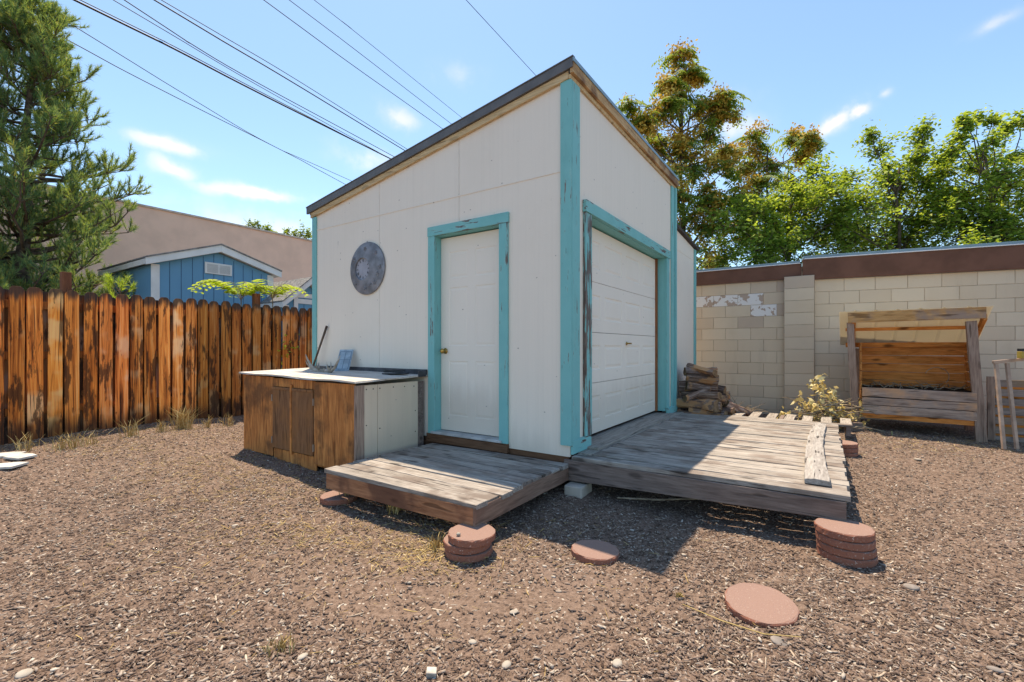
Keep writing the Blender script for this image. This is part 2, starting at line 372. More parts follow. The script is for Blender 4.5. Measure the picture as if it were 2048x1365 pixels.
def block_mat():
    M = Mat('painted_block', .9, .15); v = M.coords((1, 1, 1), rnd=False)
    at = M.n('ShaderNodeAttribute', attribute_name='tone'); sp = M.n('ShaderNodeSeparateColor'); M.l(at.outputs['Color'], sp.inputs[0])
    c = M.mix(sp.outputs[0], (.60, .485, .36), (.65, .54, .41))
    c = M.mix(M.math('MULTIPLY', M.step(M.noise(v, 1.4, 4), .5, .75), .3), c, (.47, .37, .255))
    c = M.mix(M.math('MULTIPLY', sp.outputs[2], .85), c, (.40, .30, .245))               # bare pinkish block
    wf = M.math('GREATER_THAN', M.math('ADD', M.noise(v, 7, 4, .6), M.math('MULTIPLY', sp.outputs[1], .28)), .72)
    c = M.mix(M.math('MULTIPLY', wf, M.math('GREATER_THAN', sp.outputs[1], .2)), c, (.72, .70, .68))
    st = M.step(M.noise(M.coords((3.5, 3.5, .5), rnd=False), 1, 5, .65), .55, .75); c = M.mix(M.math('MULTIPLY', st, .22), c, (.36, .29, .22))
    sep = M.n('ShaderNodeSeparateXYZ'); M.l(M.tc.outputs['Object'], sep.inputs[0]); lo = M.math('SUBTRACT', 1, M.step(M.math('ADD', sep.outputs[2], M.math('MULTIPLY', M.noise(v, 3, 4), .5)), .35, .75)); c = M.mix(M.math('MULTIPLY', lo, .35), c, (.36, .32, .27))
    pat = M.step(M.noise(v, 2.2, 5, .6), .66, .72); c = M.mix(M.math('MULTIPLY', pat, .25), c, (.42, .38, .36))
    M.color(c); M.bump(M.noise(v, 70, 4, .7), .5, .006); return M.m
block = block_mat()
mortar = plain('mortar', (.47, .38, .29), .95, .1, .2, 9, .4)
mulch_ground = None
def ground_mat():
    M = Mat('mulch_and_dirt', .95, .1); v = M.coords((1, 1, 1), rnd=False)
    c = M.ramp(M.noise(v, 34, 6, .75), [(.30, (.085, .056, .042)), (.45, (.17, .115, .088)), (.60, (.25, .175, .137)), (.80, (.38, .29, .23))])
    dirt = M.step(M.noise(v, .55, 4, .6), .52, .66)
    c = M.mix(M.math('MULTIPLY', dirt, .6), c, M.mix(M.noise(v, 60, 4, .7), (.19, .13, .105), (.27, .195, .16)))
    pv = M.voronoi(v, 46, out='Color'); pd = M.voronoi(v, 46)
    sp = M.n('ShaderNodeSeparateColor'); M.l(pv, sp.inputs[0])
    peb = M.math('MULTIPLY', M.math('GREATER_THAN', sp.outputs[0], .86), M.math('LESS_THAN', pd, .32)); c = M.mix(peb, c, (.46, .40, .34))
    M.color(c); M.bump(M.math('ADD', M.noise(v, 30, 6, .75), M.math('MULTIPLY', M.voronoi(v, 60), .6)), .7, .015); return M.m
ground_m = ground_mat()
def chip_mat(name, stops):
    M = Mat(name, .9, .15); c = M.ramp(M.island(), stops)
    c = M.mix(M.math('MULTIPLY', M.noise(M.coords((60, 60, 60)), 1, 3), .5), c, (.10, .065, .045)); M.color(c); return M.m
chips_m = chip_mat('bark_chips', [(0, (.075, .047, .036)), (.25, (.16, .11, .09)), (.60, (.26, .185, .15)), (.84, (.37, .29, .24)), (.95, (.48, .40, .335)), (1, (.68, .62, .54))])
straw_m = chip_mat('straw', [(0, (.42, .27, .09)), (.5, (.62, .43, .16)), (1, (.78, .62, .32))])
def paver_mat():
    M = Mat('red_concrete_paver', .9, .15); v = M.coords((1, 1, 1)); c = M.mix(M.noise(v, 6, 4), (.27, .10, .065), (.34, .145, .10))
    c = M.mix(M.step(M.noise(v, 120, 3, .7), .58, .68), c, (.20, .09, .07)); c = M.mix(M.step(M.noise(M.coords((1, 1, 1)), 95, 2, .7), .63, .70), c, (.58, .42, .35))
    g = M.n('ShaderNodeNewGeometry'); sp = M.n('ShaderNodeSeparateXYZ'); M.l(g.outputs['Normal'], sp.inputs[0])
    dust = M.step(M.math('ADD', sp.outputs[2], M.math('MULTIPLY', M.noise(v, 14, 4), .3)), .8, 1.1)    # pale dust lying on the tread
    c = M.mix(M.math('MULTIPLY', dust, .75), c, (.29, .205, .175))
    M.color(c); M.bump(M.noise(v, 110, 4, .7), .7, .005); return M.m
paver_m = paver_mat()
def leaf_mat(name, stops, trans=.45, green=.5):
    M = Mat(name, .6, .3); c = M.ramp(M.island(), stops); M.color(c)
    tr = M.n('ShaderNodeBsdfTranslucent'); c2 = M.mix(green, c, (.50, .58, .05), 'MIX'); 
    M.l(M.mix(1.0, c2, (1.0, 1.0, .8), 'MULTIPLY'), tr.inputs['Color'])
    mx = M.n('ShaderNodeMixShader'); mx.inputs[0].default_value = trans; M.l(M.b.outputs[0], mx.inputs[1]); M.l(tr.outputs[0], mx.inputs[2]); M.l(mx.outputs[0], M.out.inputs['Surface'])
    return M.m
pine_m = leaf_mat('pine_needles', [(0, (.05, .13, .08)), (.45, (.12, .26, .13)), (.8, (.28, .40, .14)), (1, (.60, .46, .16))], .42)
elm_m = leaf_mat('green_leaves', [(0, (.06, .14, .03)), (.4, (.14, .26, .045)), (.75, (.32, .44, .07)), (1, (.62, .64, .18))], .52)
ail_m = leaf_mat('tree_of_heaven_leaves', [(0, (.05, .12, .04)), (.6, (.13, .23, .05)), (1, (.32, .38, .08))], .45)
def seed_mat():
    M = Mat('seed_clusters', .7, .2); c = M.ramp(M.island(), [(0, (.30, .16, .03)), (.5, (.60, .38, .06)), (1, (.85, .62, .16))]); M.color(c)
    tr = M.n('ShaderNodeBsdfTranslucent'); M.l(c, tr.inputs['Color']); mx = M.n('ShaderNodeMixShader'); mx.inputs[0].default_value = .35
    M.l(M.b.outputs[0], mx.inputs[1]); M.l(tr.outputs[0], mx.inputs[2]); M.l(mx.outputs[0], M.out.inputs['Surface']); return M.m
seed_m = seed_mat()
frond_m = leaf_mat('bright_fronds', [(0, (.26, .44, .05)), (1, (.60, .68, .12))], .5)
dryleaf_m = leaf_mat('wilted_leaves', [(0, (.46, .33, .13)), (.6, (.74, .60, .28)), (1, (.86, .76, .46))], .3, 0.0)
bark_m = plain('bark', (.16, .115, .085), .95, .1, .3, 12, .6)
twig_m = plain('dry_twig', (.36, .28, .20), .9, .1, .25, 14, .3)
metal_dark = plain('dark_roof_metal', (.13, .12, .115), .45, .5, .15, 5, .05)
metal_grey = plain('grey_galvanised', (.26, .265, .29), .45, .5, .22, 9, .2, metal=.35)
fascia_brown = plain('brown_fascia_paint', (.18, .085, .058), .8, .2, .12, 4, .25)
flash_blue = plain('blue_grey_flashing', (.20, .32, .38), .4, .5, .1, 4, .05)
flash_white = plain('white_metal_edge', (.75, .76, .78), .4, .5, .05, 4, 0)
stucco = plain('tan_stucco', (.86, .57, .43), .95, .1, .05, 2, .3)
white_trim = plain('white_trim', (.74, .73, .71), .6, .3, .05, 5, .05)
shingle = plain('shingles', (.30, .29, .28), .9, .1, .25, 20, .4)
brass = plain('brass', (.55, .33, .09), .35, .5, .2, 20, 0, metal=.8)
dial_m = plain('clock_dial', (.36, .37, .42), .6, .3, .08, 12, 0)
black_m = plain('black_marks', (.03, .03, .032), .7, .3, .1, 10, 0)
cable_m = plain('black_cable', (.012, .012, .014), .6, .3, .1, 10, 0)
glass_m = plain('window_glass', (.05, .06, .07), .08, .6, .1, 2, 0)
antler_m = plain('antler_bone', (.52, .44, .36), .7, .3, .25, 14, .2)
concrete_m = plain('pale_concrete', (.52, .47, .41), .9, .2, .12, 8, .4)
frame_blue = plain('pale_blue_paint', (.34, .44, .52), .7, .3, .15, 14, .1)
frame_navy = plain('slate_lines', (.12, .18, .24), .7, .3, .1, 14, .1)
pale_slab = plain('pale_slab', (.62, .60, .56), .8, .2, .12, 9, .3)
stone_pale = plain('pale_stone', (.44, .385, .325), .8, .25, .15, 12, .2)
stone_grey = plain('grey_stone', (.30, .26, .235), .85, .2, .2, 12, .3)
slate_m = plain('dark_slate', (.045, .045, .05), .7, .3, .3, 10, .3)
tan_pole = plain('tan_pole', (.46, .32, .24), .7, .3, .15, 10, .15)
yellow_m = plain('yellow_plastic', (.50, .34, .07), .6, .3, .1, 10, 0)
def blue_mat():
    M = Mat('blue_siding', .65, .3); c = M.mix(M.noise(M.coords((1, 1, 1)), 2, 3), (.10, .28, .43), (.125, .32, .48)); M.color(c)
    M.bump(M.noise(M.coords((40, 40, .6)), 1, 3), .2, .004); return M.m
blue_m = blue_mat()
def roof_panel_mat():
    M = Mat('cream_corrugated_sheet', .5, .4); c = M.mix(M.noise(M.coords((1, 1, 1)), 3, 3), (.66, .61, .50), (.74, .69, .58)); M.color(c)
    tr = M.n('ShaderNodeBsdfTranslucent'); M.l(c, tr.inputs['Color']); mx = M.n('ShaderNodeMixShader'); mx.inputs[0].default_value = .35
    M.l(M.b.outputs[0], mx.inputs[1]); M.l(tr.outputs[0], mx.inputs[2]); M.l(mx.outputs[0], M.out.inputs['Surface']); return M.m
sheet_m = roof_panel_mat()
def log_mat():
    M = Mat('split_firewood', .9, .1); v = M.coords((30, 30, 3)); c = M.ramp(M.noise(v, 1, 5, .65), [(.3, (.035, .02, .015)), (.5, (.14, .085, .06)), (.7, (.30, .22, .175))])
    c = M.mix(M.step(M.noise(M.coords((3, 3, 3)), 1.5, 3), .52, .6), c, (.30, .15, .07)); c = M.mix(1.0, c, M.n('ShaderNodeObjectInfo').outputs['Color'], 'MULTIPLY')
    M.color(c); M.bump(M.noise(v, 1.5, 5, .7), .9, .02); return M.m
log_m = log_mat()
log_end = plain('log_end', (.27, .17, .10), .9, .1, .25, 25, .3)

# ------------------------------------------------------------------ ground
def axis_pts(a, b, fine0, fine1, st):
    c = list(np.arange(fine0, fine1 + 1e-6, st)); x = fine1; d = st
    while x < b: d *= 1.25; x += d; c.append(min(x, b))
    x = fine0; d = st
    while x > a: d *= 1.25; x -= d; c.insert(0, max(x, a))
    return np.array(sorted(set(c)))
xs = axis_pts(-900, 900, -7.5, 8.5, .055); ys = axis_pts(-300, 1500, .6, 9.5, .055)
X, Y = np.meshgrid(xs, ys, indexing='ij')
Z = gz(np.clip(X, -9, 10), np.clip(Y, -2, 12)); near = (np.abs(X) < 9) & (Y < 10) & (Y > 0)
Z = Z + near * rng.normal(0, .0035, X.shape)
nx, ny = X.shape; idx = np.arange(nx * ny).reshape(nx, ny)
Fq = np.stack([idx[:-1, :-1], idx[1:, :-1], idx[1:, 1:], idx[:-1, 1:]], -1).reshape(-1, 4)
tag(np_obj('ground', np.stack([X, Y, Z], -1).reshape(-1, 3), Fq, ground_m, smooth=True), 'brown mulched dirt yard rising slightly toward the fence and wall', 'ground', kind='structure')

def scatter_chips(name, N, mat, lmin, lmax, wr, label, cat, sampler, lift=.003, tilt=.20):
    x, y = sampler(N); N = len(x); z = gz(x, y) + rng.uniform(0, lift * 2.2, N) + lift * .5
    L = lmin * (lmax / lmin) ** (rng.random(N) ** 1.6); W = L * rng.uniform(wr[0], wr[1], N); W = np.minimum(W, .013)
    T = W * rng.uniform(.12, .4, N)
    yaw = rng.uniform(0, 2 * np.pi, N); pit = rng.normal(0, tilt, N); rol = rng.normal(0, tilt * 1.3, N)
    bend = rng.normal(0, .12, N) * L
    base = np.array([(-.5, -.35, 0), (0, -.5, 0), (.5, -.25, 0), (.45, .3, 0), (.02, .5, 0), (-.45, .42, 0)])
    V = np.zeros((N, 12, 3))
    for k, (a, b, c) in enumerate(base):
        ja = rng.uniform(.75, 1.2, N); jb = rng.uniform(.6, 1.2, N)
        for q in (0, 1):
            V[:, k + 6 * q, 0] = a * L * ja; V[:, k + 6 * q, 1] = b * W * jb; V[:, k + 6 * q, 2] = (T if q else -T) * .5 + (abs(a) - .25) * bend
    cp, sp_ = np.cos(pit), np.sin(pit); cr, sr = np.cos(rol), np.sin(rol); cy, sy = np.cos(yaw), np.sin(yaw)
    a, b, c = V[..., 0].copy(), V[..., 1].copy(), V[..., 2].copy()
    b2 = b * cr[:, None] - c * sr[:, None]; c2 = b * sr[:, None] + c * cr[:, None]
    a2 = a * cp[:, None] + c2 * sp_[:, None]; c3 = -a * sp_[:, None] + c2 * cp[:, None]
    V[..., 0] = x[:, None] + a2 * cy[:, None] - b2 * sy[:, None]; V[..., 1] = y[:, None] + a2 * sy[:, None] + b2 * cy[:, None]; V[..., 2] = z[:, None] + c3
    quads = [(6, 7, 10, 11), (7, 8, 9, 10), (0, 1, 7, 6), (1, 2, 8, 7), (2, 3, 9, 8), (3, 4, 10, 9), (4, 5, 11, 10), (5, 0, 6, 11)]
    Fc = (np.arange(N)[:, None, None] * 12 + np.array(quads)[None]).reshape(-1, 4)
    return tag(np_obj(name, V.reshape(-1, 3), Fc, mat), label, cat, kind='stuff')
def sample_yard(power=1.4, ymax=8.2):
    def f(N):
        xo, yo = [], []
        tot = 0
        while tot < N:
            x = rng.uniform(-7, 8, N * 4); y = rng.uniform(1.1, ymax, N * 4); d = np.hypot(x, y)
            inside = (np.abs(x) < y * 1.22 + .5)
            u = (x - CX) * eu.x + (y - CY) * eu.y; s_ = (x - CX) * es.x + (y - CY) * es.y
            under = (u > .1) & (s_ > .1) & (s_ < 3.8)
            patch = np.clip(.5 + .45 * np.sin(x * 1.3 + 2) * np.sin(y * 1.9 + x * .6) + .3 * np.sin(x * 3.7 + y * 2.2) * np.sin(y * 4.3 - x * 1.1), 0, 1)     # barer and thicker places
            bare = np.exp(-((x - .0) ** 2 / 1.1 + (y - 2.35) ** 2 / .12)) * .9 + np.exp(-((x + 1.2) ** 2 / .5 + (y - 2.9) ** 2 / .3)) * .5
            p = (1.6 / d) ** power * (.45 + .55 * patch) * (1 - np.clip(bare, 0, .9))
            k = inside & ~under & (rng.random(N * 4) < p) & (s_ < 5.95) & (u < 5.45)
            xo.append(x[k]); yo.append(y[k]); tot += k.sum()
        return np.concatenate(xo)[:N], np.concatenate(yo)[:N]
    return f
scatter_chips('bark_mulch', 280000, chips_m, .005, .034, (.18, .55), 'brown and pale bark chips strewn over the whole yard', 'mulch', sample_yard())
scatter_chips('wood_splinters', 7000, chip_mat('pale_splinters', [(0, (.20, .13, .09)), (.5, (.42, .31, .23)), (1, (.70, .60, .48))]), .025, .075, (.06, .16), 'longer pale wood splinters lying among the bark chips', 'splinters', sample_yard(1.2), tilt=.12)

# ------------------------------------------------------------------ the shed
def ztop(s): return 3.775 - .160 * s          # upper face of the roof over the door wall
LEN_U, LEN_S = 3.36, 3.81
shed = thing('storage_shed', 'cream shed with peeling teal trim, sloping roof, white door and roll-up garage door', 'shed', S(0, 0, 0), A)
SEAM = 2.85; Z0 = .33
mb = MB()                                       # door wall: plywood panels with open seams
T = .02; g = .0025
def wt(s): return ztop(s) - .10
def panel_s(s0, s1, z0, top):                   # panel on the door wall between s0 and s1
    if top is None: pts = [(s0, z0), (s1, z0), (s1, wt(s1)), (s0, wt(s0))]
    else: pts = [(s0, z0), (s1, z0), (s1, top), (s0, top)]
    mb.prism(pts, 0, 0, T)
panel_s(.0, .70, Z0, SEAM - .006); panel_s(.70 + 1e-4, 1.27 - g, 2.50, SEAM - .006); panel_s(1.27 + g, 1.64, 2.50, SEAM - .006)
panel_s(1.64 + 1e-4, 2.50 - g, Z0, SEAM - .006); panel_s(2.50 + g, LEN_S, Z0, SEAM - .006)
panel_s(0, 1.27 - g, SEAM, None); panel_s(1.27 + g, 2.50 - g, SEAM, None); panel_s(2.50 + g, LEN_S, SEAM, None)
mb.build('wall', shed_white, shed)
mb = MB(); mb.prism([(0.02, SEAM - .010), (LEN_S, SEAM - .010), (LEN_S, SEAM + .004), (.02, SEAM + .004)], 0, -.006, T * .5); mb.build('seam_flashing', shed_white, shed)
mb = MB()                                       # garage wall
def gp(u0, u1, z0, z1): mb.box(u0, u1, 0.001, T + .001, z0, z1)
ZG = wt(0) + .0
gp(T, .36, .42, ZG); gp(.36, 2.93, 2.55, ZG); gp(2.93, LEN_U, .42, ZG)
mb.build('wall', shed_white_g, shed)
mb = MB()                                       # left and rear walls
mb.box(T, LEN_U, LEN_S - T, LEN_S, Z0, wt(LEN_S)); mb.prism([(0, Z0), (LEN_S, Z0), (LEN_S, wt(LEN_S)), (0, wt(0))], 0, LEN_U - T, LEN_U); mb.build('wall', shed_white, shed)
mb = MB(); mb.box(.05, LEN_U - .05, .16, LEN_S - .05, .30, .36); mb.build('floor_deck', beam_brown_x, shed)
mb = MB()
for s0, s1 in ((.02, LEN_S),): mb.box(.01, .10, s0, s1, .20, Z0 - .002)
mb.box(.10, LEN_U, .005, .10, .20, .335); mb.box(.10, LEN_U, LEN_S - .12, LEN_S - .02, .12, Z0 - .002)
dark_sill = wood('dark_sill', (.05, .02, .012), (.13, .06, .032), (.2, .10, .06), axis=1, grain=12, knots=.2)
mb.split('sill_beam', dark_sill, shed, .004)
# roof sheet, metal edge, raw lath and fascia
def ro(u0, u1, s0, s1, dz0, dz1):               # slab following the roof slope
    mb.hexa([(u0, s0, ztop(s0) + dz0), (u1, s0, ztop(s0) + dz0), (u1, s1, ztop(s1) + dz0), (u0, s1, ztop(s1) + dz0)],
            [(u0, s0, ztop(s0) + dz1), (u1, s0, ztop(s0) + dz1), (u1, s1, ztop(s1) + dz1), (u0, s1, ztop(s1) + dz1)])
mb = MB(); ro(-.055, LEN_U + .05, -.055, LEN_S + .09, -.012, 0); ro(-.03, LEN_U + .02, -.03, LEN_S + .05, -.10, -.014); mb.build('roof', metal_dark, shed)
mb = MB(); ro(-.058, -.050, -.05, LEN_S + .08, -.085, -.013); ro(-.062, -.02, -.058, LEN_S + .09, .001, .010); ro(-.05, -.033, -.05, LEN_S + .08, -.085, -.078); mb.build('metal_edge', metal_dark, shed)
mb = MB(); ro(-.034, -.002, .0, LEN_S + .03, -.150, -.087); mb.build('lath', raw_lath, shed, .003)
mb = MB(); mb.board((-.045, -.04, ztop(0) - .067), (LEN_U + .03, -.04, ztop(0) - .067), .030, .100, (0, 0, 1), 20, .003); mb.build('fascia', raw_fascia, shed)
mb = MB(); mb.board((-.03, -.012, ztop(0) - .135), (LEN_U + .02, -.012, ztop(0) - .135), .018, .038, (0, 0, 1), 14, .002); mb.build('lath', raw_lath, shed)
mb = MB(); mb.box(-.056, LEN_U + .05, -.063, -.052, ztop(0) - .030, ztop(0) + .004); mb.build('drip_edge', flash_blue, shed)
# corner boards
def trim(name, boxes, m=teal_v, bev=.003):
    q = MB()
    for b in boxes: q.box(*b)
    return q.split(name, m, shed, bev)
trim('corner_trim', [(-.022, -.001, -.020, .085, .43, ztop(0) - .152)])
trim('corner_trim', [(.0, .155, -.022, -.001, .43, ztop(0) - .155)])
trim('corner_trim', [(-.022, -.001, LEN_S - .075, LEN_S + .01, .55, ztop(LEN_S) - .15)])
trim('corner_trim', [(3.17, 3.30, -.020, -.001, .34, ztop(0) - .155)])
trim('corner_trim', [(3.302, 3.375, -.040, -.001, .34, ztop(0) - .155)])
trim('base_trim', [(.005, .39, -.026, -.002, .352, .47)], teal_x)
trim('base_trim', [(2.92, 3.37, -.045, -.003, .352, .44)], teal_x)
# entry door
OS0, OS1, OT = .745, 1.60, 2.475
trim('door_casing', [(-.024, -.001, .648, OS0 + .005, .345, OT - .001)])
trim('door_casing', [(-.024, -.001, OS1 - .005, 1.688, .345, OT - .001)])
trim('door_casing', [(-.027, -.001, .640, 1.695, OT, 2.575)], teal_y)
trim('door_jamb', [(.001, .13, OS1, OS1 + .02, .37, OT), (.001, .13, OS0 - .02, OS0, .37, OT), (.001, .13, OS0, OS1, OT - .004, OT + .018)], teal_v, 0)
door = thing('entry_door', None, None); door.parent = shed
del door
def panel_door(w_, h_, panels, th=.035, rec=.007, bev=.022):
    """slab in the (y,z) plane facing -x with moulded panels; corner at (0,0)"""
    q = MB(); ys_ = sorted({0, w_} | {a for p in panels for a in (p[0], p[1])}); zs_ = sorted({0, h_} | {a for p in panels for a in (p[2], p[3])})
    for i in range(len(ys_) - 1):
        for j in range(len(zs_) - 1):
            y0, y1, z0, z1 = ys_[i], ys_[i + 1], zs_[j], zs_[j + 1]
            if any(abs(p[0] - y0) < 1e-6 and abs(p[1] - y1) < 1e-6 and abs(p[2] - z0) < 1e-6 and abs(p[3] - z1) < 1e-6 for p in panels):
                V = []
                for k, (ins, x) in enumerate(((0, 0), (bev * .35, rec), (bev, rec * .9), (bev * 1.7, .001))):
                    V += [(x, y0 + ins, z0 + ins), (x, y1 - ins, z0 + ins), (x, y1 - ins, z1 - ins), (x, y0 + ins, z1 - ins)]
                Fc = []
                for k in range(3):
                    for m_ in range(4):
                        a = k * 4 + m_; b = k * 4 + (m_ + 1) % 4; Fc.append((a, a + 4, b + 4, b))
                Fc.append((12, 15, 14, 13)); q.add(V, Fc)
            else: q.add([(0, y0, z0), (0, y1, z0), (0, y1, z1), (0, y0, z1)], [(0, 3, 2, 1)])
    q.add([(th, 0, 0), (th, w_, 0), (th, w_, h_), (th, 0, h_), (0, 0, 0), (0, w_, 0), (0, w_, h_), (0, 0, h_)], [(0, 1, 2, 3), (4, 5, 1, 0), (5, 6, 2, 1), (6, 7, 3, 2), (7, 4, 0, 3)])
    return q
W_ = OS1 - OS0 - .008; px0 = [(.115, W_ / 2 - .045), (W_ / 2 + .045, W_ - .115)]; zz = [(.16, .74), (.90, 1.52), (1.62, 1.90)]
q = panel_door(W_, 2.055, [(a, b, c, d) for a, b in px0 for c, d in zz], .035, .0045, .02)
dr = q.build('door', door_white, shed); dr.location = (.085, OS0 + .004, .405)
mbk = MB(); mbk.lathe([(.030, 0), (.032, .004), (.022, .010), (.011, .014), (.010, .034), (.020, .040), (.027, .050), (.027, .060), (.020, .068), (.008, .071)], 20)
kn = mbk.build('door_knob', brass, dr, smooth=True); kn.rotation_euler = (0, R(-90), 0); kn.location = (0, W_ - .065, .845)
trim('threshold', [(-.045, .12, OS0 - .03, OS1 + .03, .375, .398)], plain('pale_threshold', (.50, .50, .50), .5, .4, .15, 9, .1))
trim('door_step', [(-.035, .0, OS0 - .10, OS1 + .10, .285, .372)], dark_sill)
# garage door
GU0, GU1, GT = .395, 2.895, 2.535
trim('garage_casing', [(.258, GU0, -.030, -.001, .472, GT - .002)], teal_worn)
trim('garage_casing', [(GU1, 3.02, -.030, -.001, .442, GT - .002)], teal('teal_paint_sound', .66, 2))
trim('garage_casing', [(.250, 3.035, -.040, -.001, GT, 2.645)], teal_x)
trim('garage_jamb', [(GU0, GU1, .0, .165, GT - .004, GT + .016), (GU1 - .002, GU1 + .018, .0, .10, .40, GT - .006), (GU0 - .018, GU0 + .002, 0, .10, .40, GT - .006)], teal('teal_paint_sheltered', .70, 2), 0)
trim('garage_inner_jamb', [(GU1 - .045, GU1 + .02, .101, .16, .40, GT - .006)], jamb_brown, 0)
gd = []
sect = [(.0, .515), (.52, 1.035), (1.04, 1.555), (1.56, 2.11)]
q = MB(); GW = GU1 - GU0 + .02; 
for (a, b) in sect:
    n = 4; cell = GW / n; pans = [(i * cell + .07, (i + 1) * cell - .05, .13, (b - a) - .13) for i in range(n)]
    pq = panel_door(GW, b - a, pans, .04, .007, .026)
    q.add([(v[0], v[1], v[2] + a) for v in pq.v], pq.f)
gdo = q.build('garage_door', door_white, shed); gdo.rotation_euler = (0, 0, R(90)); gdo.location = (GU1 + .01, .125, .405)
mbk = MB(); mbk.lathe([(.022, 0), (.022, .006), (.009, .012), (.008, .035), (.0, .036)], 16); mbk.box(-.009, .009, -.055, .055, .034, .046)
gh = mbk.build('garage_door_handle', brass, gdo, .002); gh.rotation_euler = (R(0), R(-90), 0); gh.location = (0, 1.18, .93)
trim('garage_sill', [(.30, 2.98, -.14, .16, .350, .372)], grey_deck_x, .004)
# rear extension
mb = MB(); mb.box(3.36, 3.38, .06, 2.2, .2, 3.12)
mb.prism([(3.38, .30), (4.80, .30), (4.80, 2.985), (3.38, 3.10)], 1, .03, .05); mb.prism([(3.38, .30), (4.80, .30), (4.80, 2.985), (3.38, 3.10)], 1, 2.2, 2.22); mb.box(4.80, 4.82, .03, 2.22, .3, 2.98)
mb.build('extension_wall', shed_white_g, shed)
mb = MB(); mb.hexa([(3.37, -.02, 3.11), (4.90, -.02, 2.985), (4.90, 2.3, 2.985), (3.37, 2.3, 3.11)], [(3.37, -.02, 3.15), (4.90, -.02, 3.025), (4.90, 2.3, 3.025), (3.37, 2.3, 3.15)]); mb.build('extension_roof', plain('dark_brown_edge', (.07, .05, .045), .7), shed)
trim('extension_trim', [(4.72, 4.84, .010, .029, .3, 2.975)]); trim('extension_seam', [(3.38, 4.72, .026, .0295, 2.78, 2.79)], shed_white)

# ------------------------------------------------------------------ clock on the door wall
clock = thing('wall_clock', 'large round galvanised metal clock with an off-centre pale dial, hung on the cream wall', 'clock', S(-.004, 2.70, H + .945), A)
mb = MB(); Rr = .315; off = (.075, 0)          # disc in the (y,z) plane facing -x
def dpt(r, t, x, c=(0, 0)): return (x, c[0] + r * math.cos(t), c[1] + r * math.sin(t))
N = 72; V = []; rings = [(Rr, -.004, 0), (Rr, -.014, 0), (Rr - .006, -.018, 0), (Rr * .72, -.026, 0)]
for k in range(N):
    t = 2 * math.pi * k / N
    for (r_, x_, _) in rings: V.append(dpt(r_, t, x_))
    V.append(dpt(.135, t, -.030, off)); V.append(dpt(.130, t, -.026, off)); V.append(dpt(.128, t, -.008, off))
m_ = 7; Fc = []
for k in range(N):
    for j in range(m_ - 1): a = k * m_ + j; b = ((k + 1) % N) * m_ + j; Fc.append((a, b, b + 1, a + 1))
mb.add(V, Fc); mb.build('clock_plate', metal_grey, clock, smooth=False)
mb = MB(); mb.add([dpt(.129, 2 * math.pi * k / 48, -.010, off) for k in range(48)], [tuple(range(48))]); dial = mb.build('dial', dial_m, clock)
mb = MB()
NUM = ['XII', 'I', 'II', 'III', 'IIII', 'V', 'VI', 'VII', 'VIII', 'IX', 'X', 'XI']
def stroke(q, a, b, w_, x_): # a,b in (y,z)
    a = Vector(a); b = Vector(b); d = (b - a).normalized(); n_ = Vector((-d.y, d.x)) * w_ / 2
    q.add([(x_, *(a + n_)), (x_, *(b + n_)), (x_, *(b - n_)), (x_, *(a - n_))], [(0, 1, 2, 3)])
for i, s_ in enumerate(NUM):
    th = math.pi / 2 + i * math.pi / 6           # seen from the front (-x side) y grows to the left
    cdir = Vector((math.cos(th), math.sin(th))); tdir = Vector((cdir.y, -cdir.x)) * -1
    wid = {'I': .006, 'V': .013, 'X': .013}; tot = sum(wid[c] for c in s_); p = -tot / 2
    mb = MB(); r0, r1 = .088, .119; tdir = Vector((cdir.y, -cdir.x)) * -1
    for c in s_:
        w0, w1 = p, p + wid[c]; p = w1; mdl = (w0 + w1) / 2
        f = lambda w__, r__: (off[0] + cdir.x * r__ + tdir.x * w__, off[1] + cdir.y * r__ + tdir.y * w__)
        if c == 'I': stroke(mb, f(mdl, r0), f(mdl, r1), .0035, -.0115)
        elif c == 'V': stroke(mb, f(w0, r1), f(mdl, r0), .0035, -.0115); stroke(mb, f(w1, r1), f(mdl, r0), .0022, -.0119)
        else: stroke(mb, f(w0, r1), f(w1, r0), .0035, -.0115); stroke(mb, f(w1, r1), f(w0, r0), .0022, -.0119)
    mb.build('numeral', black_m, dial)
for (ang, r_) in ((95, .235), (45, .24), (0, .24), (-50, .235), (-95, .24), (-140, .25), (150, .26), (-22, .215), (-70, .21)):
    mb = MB(); a_ = R(180 - ang)
    cyy, czz = r_ * math.cos(a_), r_ * math.sin(a_)
    for k in range(5):
        t = 2 * math.pi * k / 5 + ang; mb.lathe([(.010, -.002), (.011, .003), (.005, .008)], 8, (0, 0, 0))
        n0 = len(mb.v) - 24
        for i in range(n0, len(mb.v)):
            v = mb.v[i]; mb.v[i] = (-.024 - v[2], cyy + .020 * math.cos(t) + v[0], czz + .020 * math.sin(t) + v[1])
    mb.lathe([(.009, -.002), (.009, .005), (.003, .009)], 8)
    for i in range(len(mb.v) - 24, len(mb.v)): v = mb.v[i]; mb.v[i] = (-.024 - v[2], cyy + v[0], czz + v[1])
    mb.build('rosette', metal_grey, clock)
mb = MB(); mb.tube([(-.012, 0, Rr - .01), (-.012, .006, Rr + .010), (-.012, -.006, Rr + .012), (-.012, -.002, Rr - .008)], .002, 6); mb.build('hanging_loop', black_m, clock)

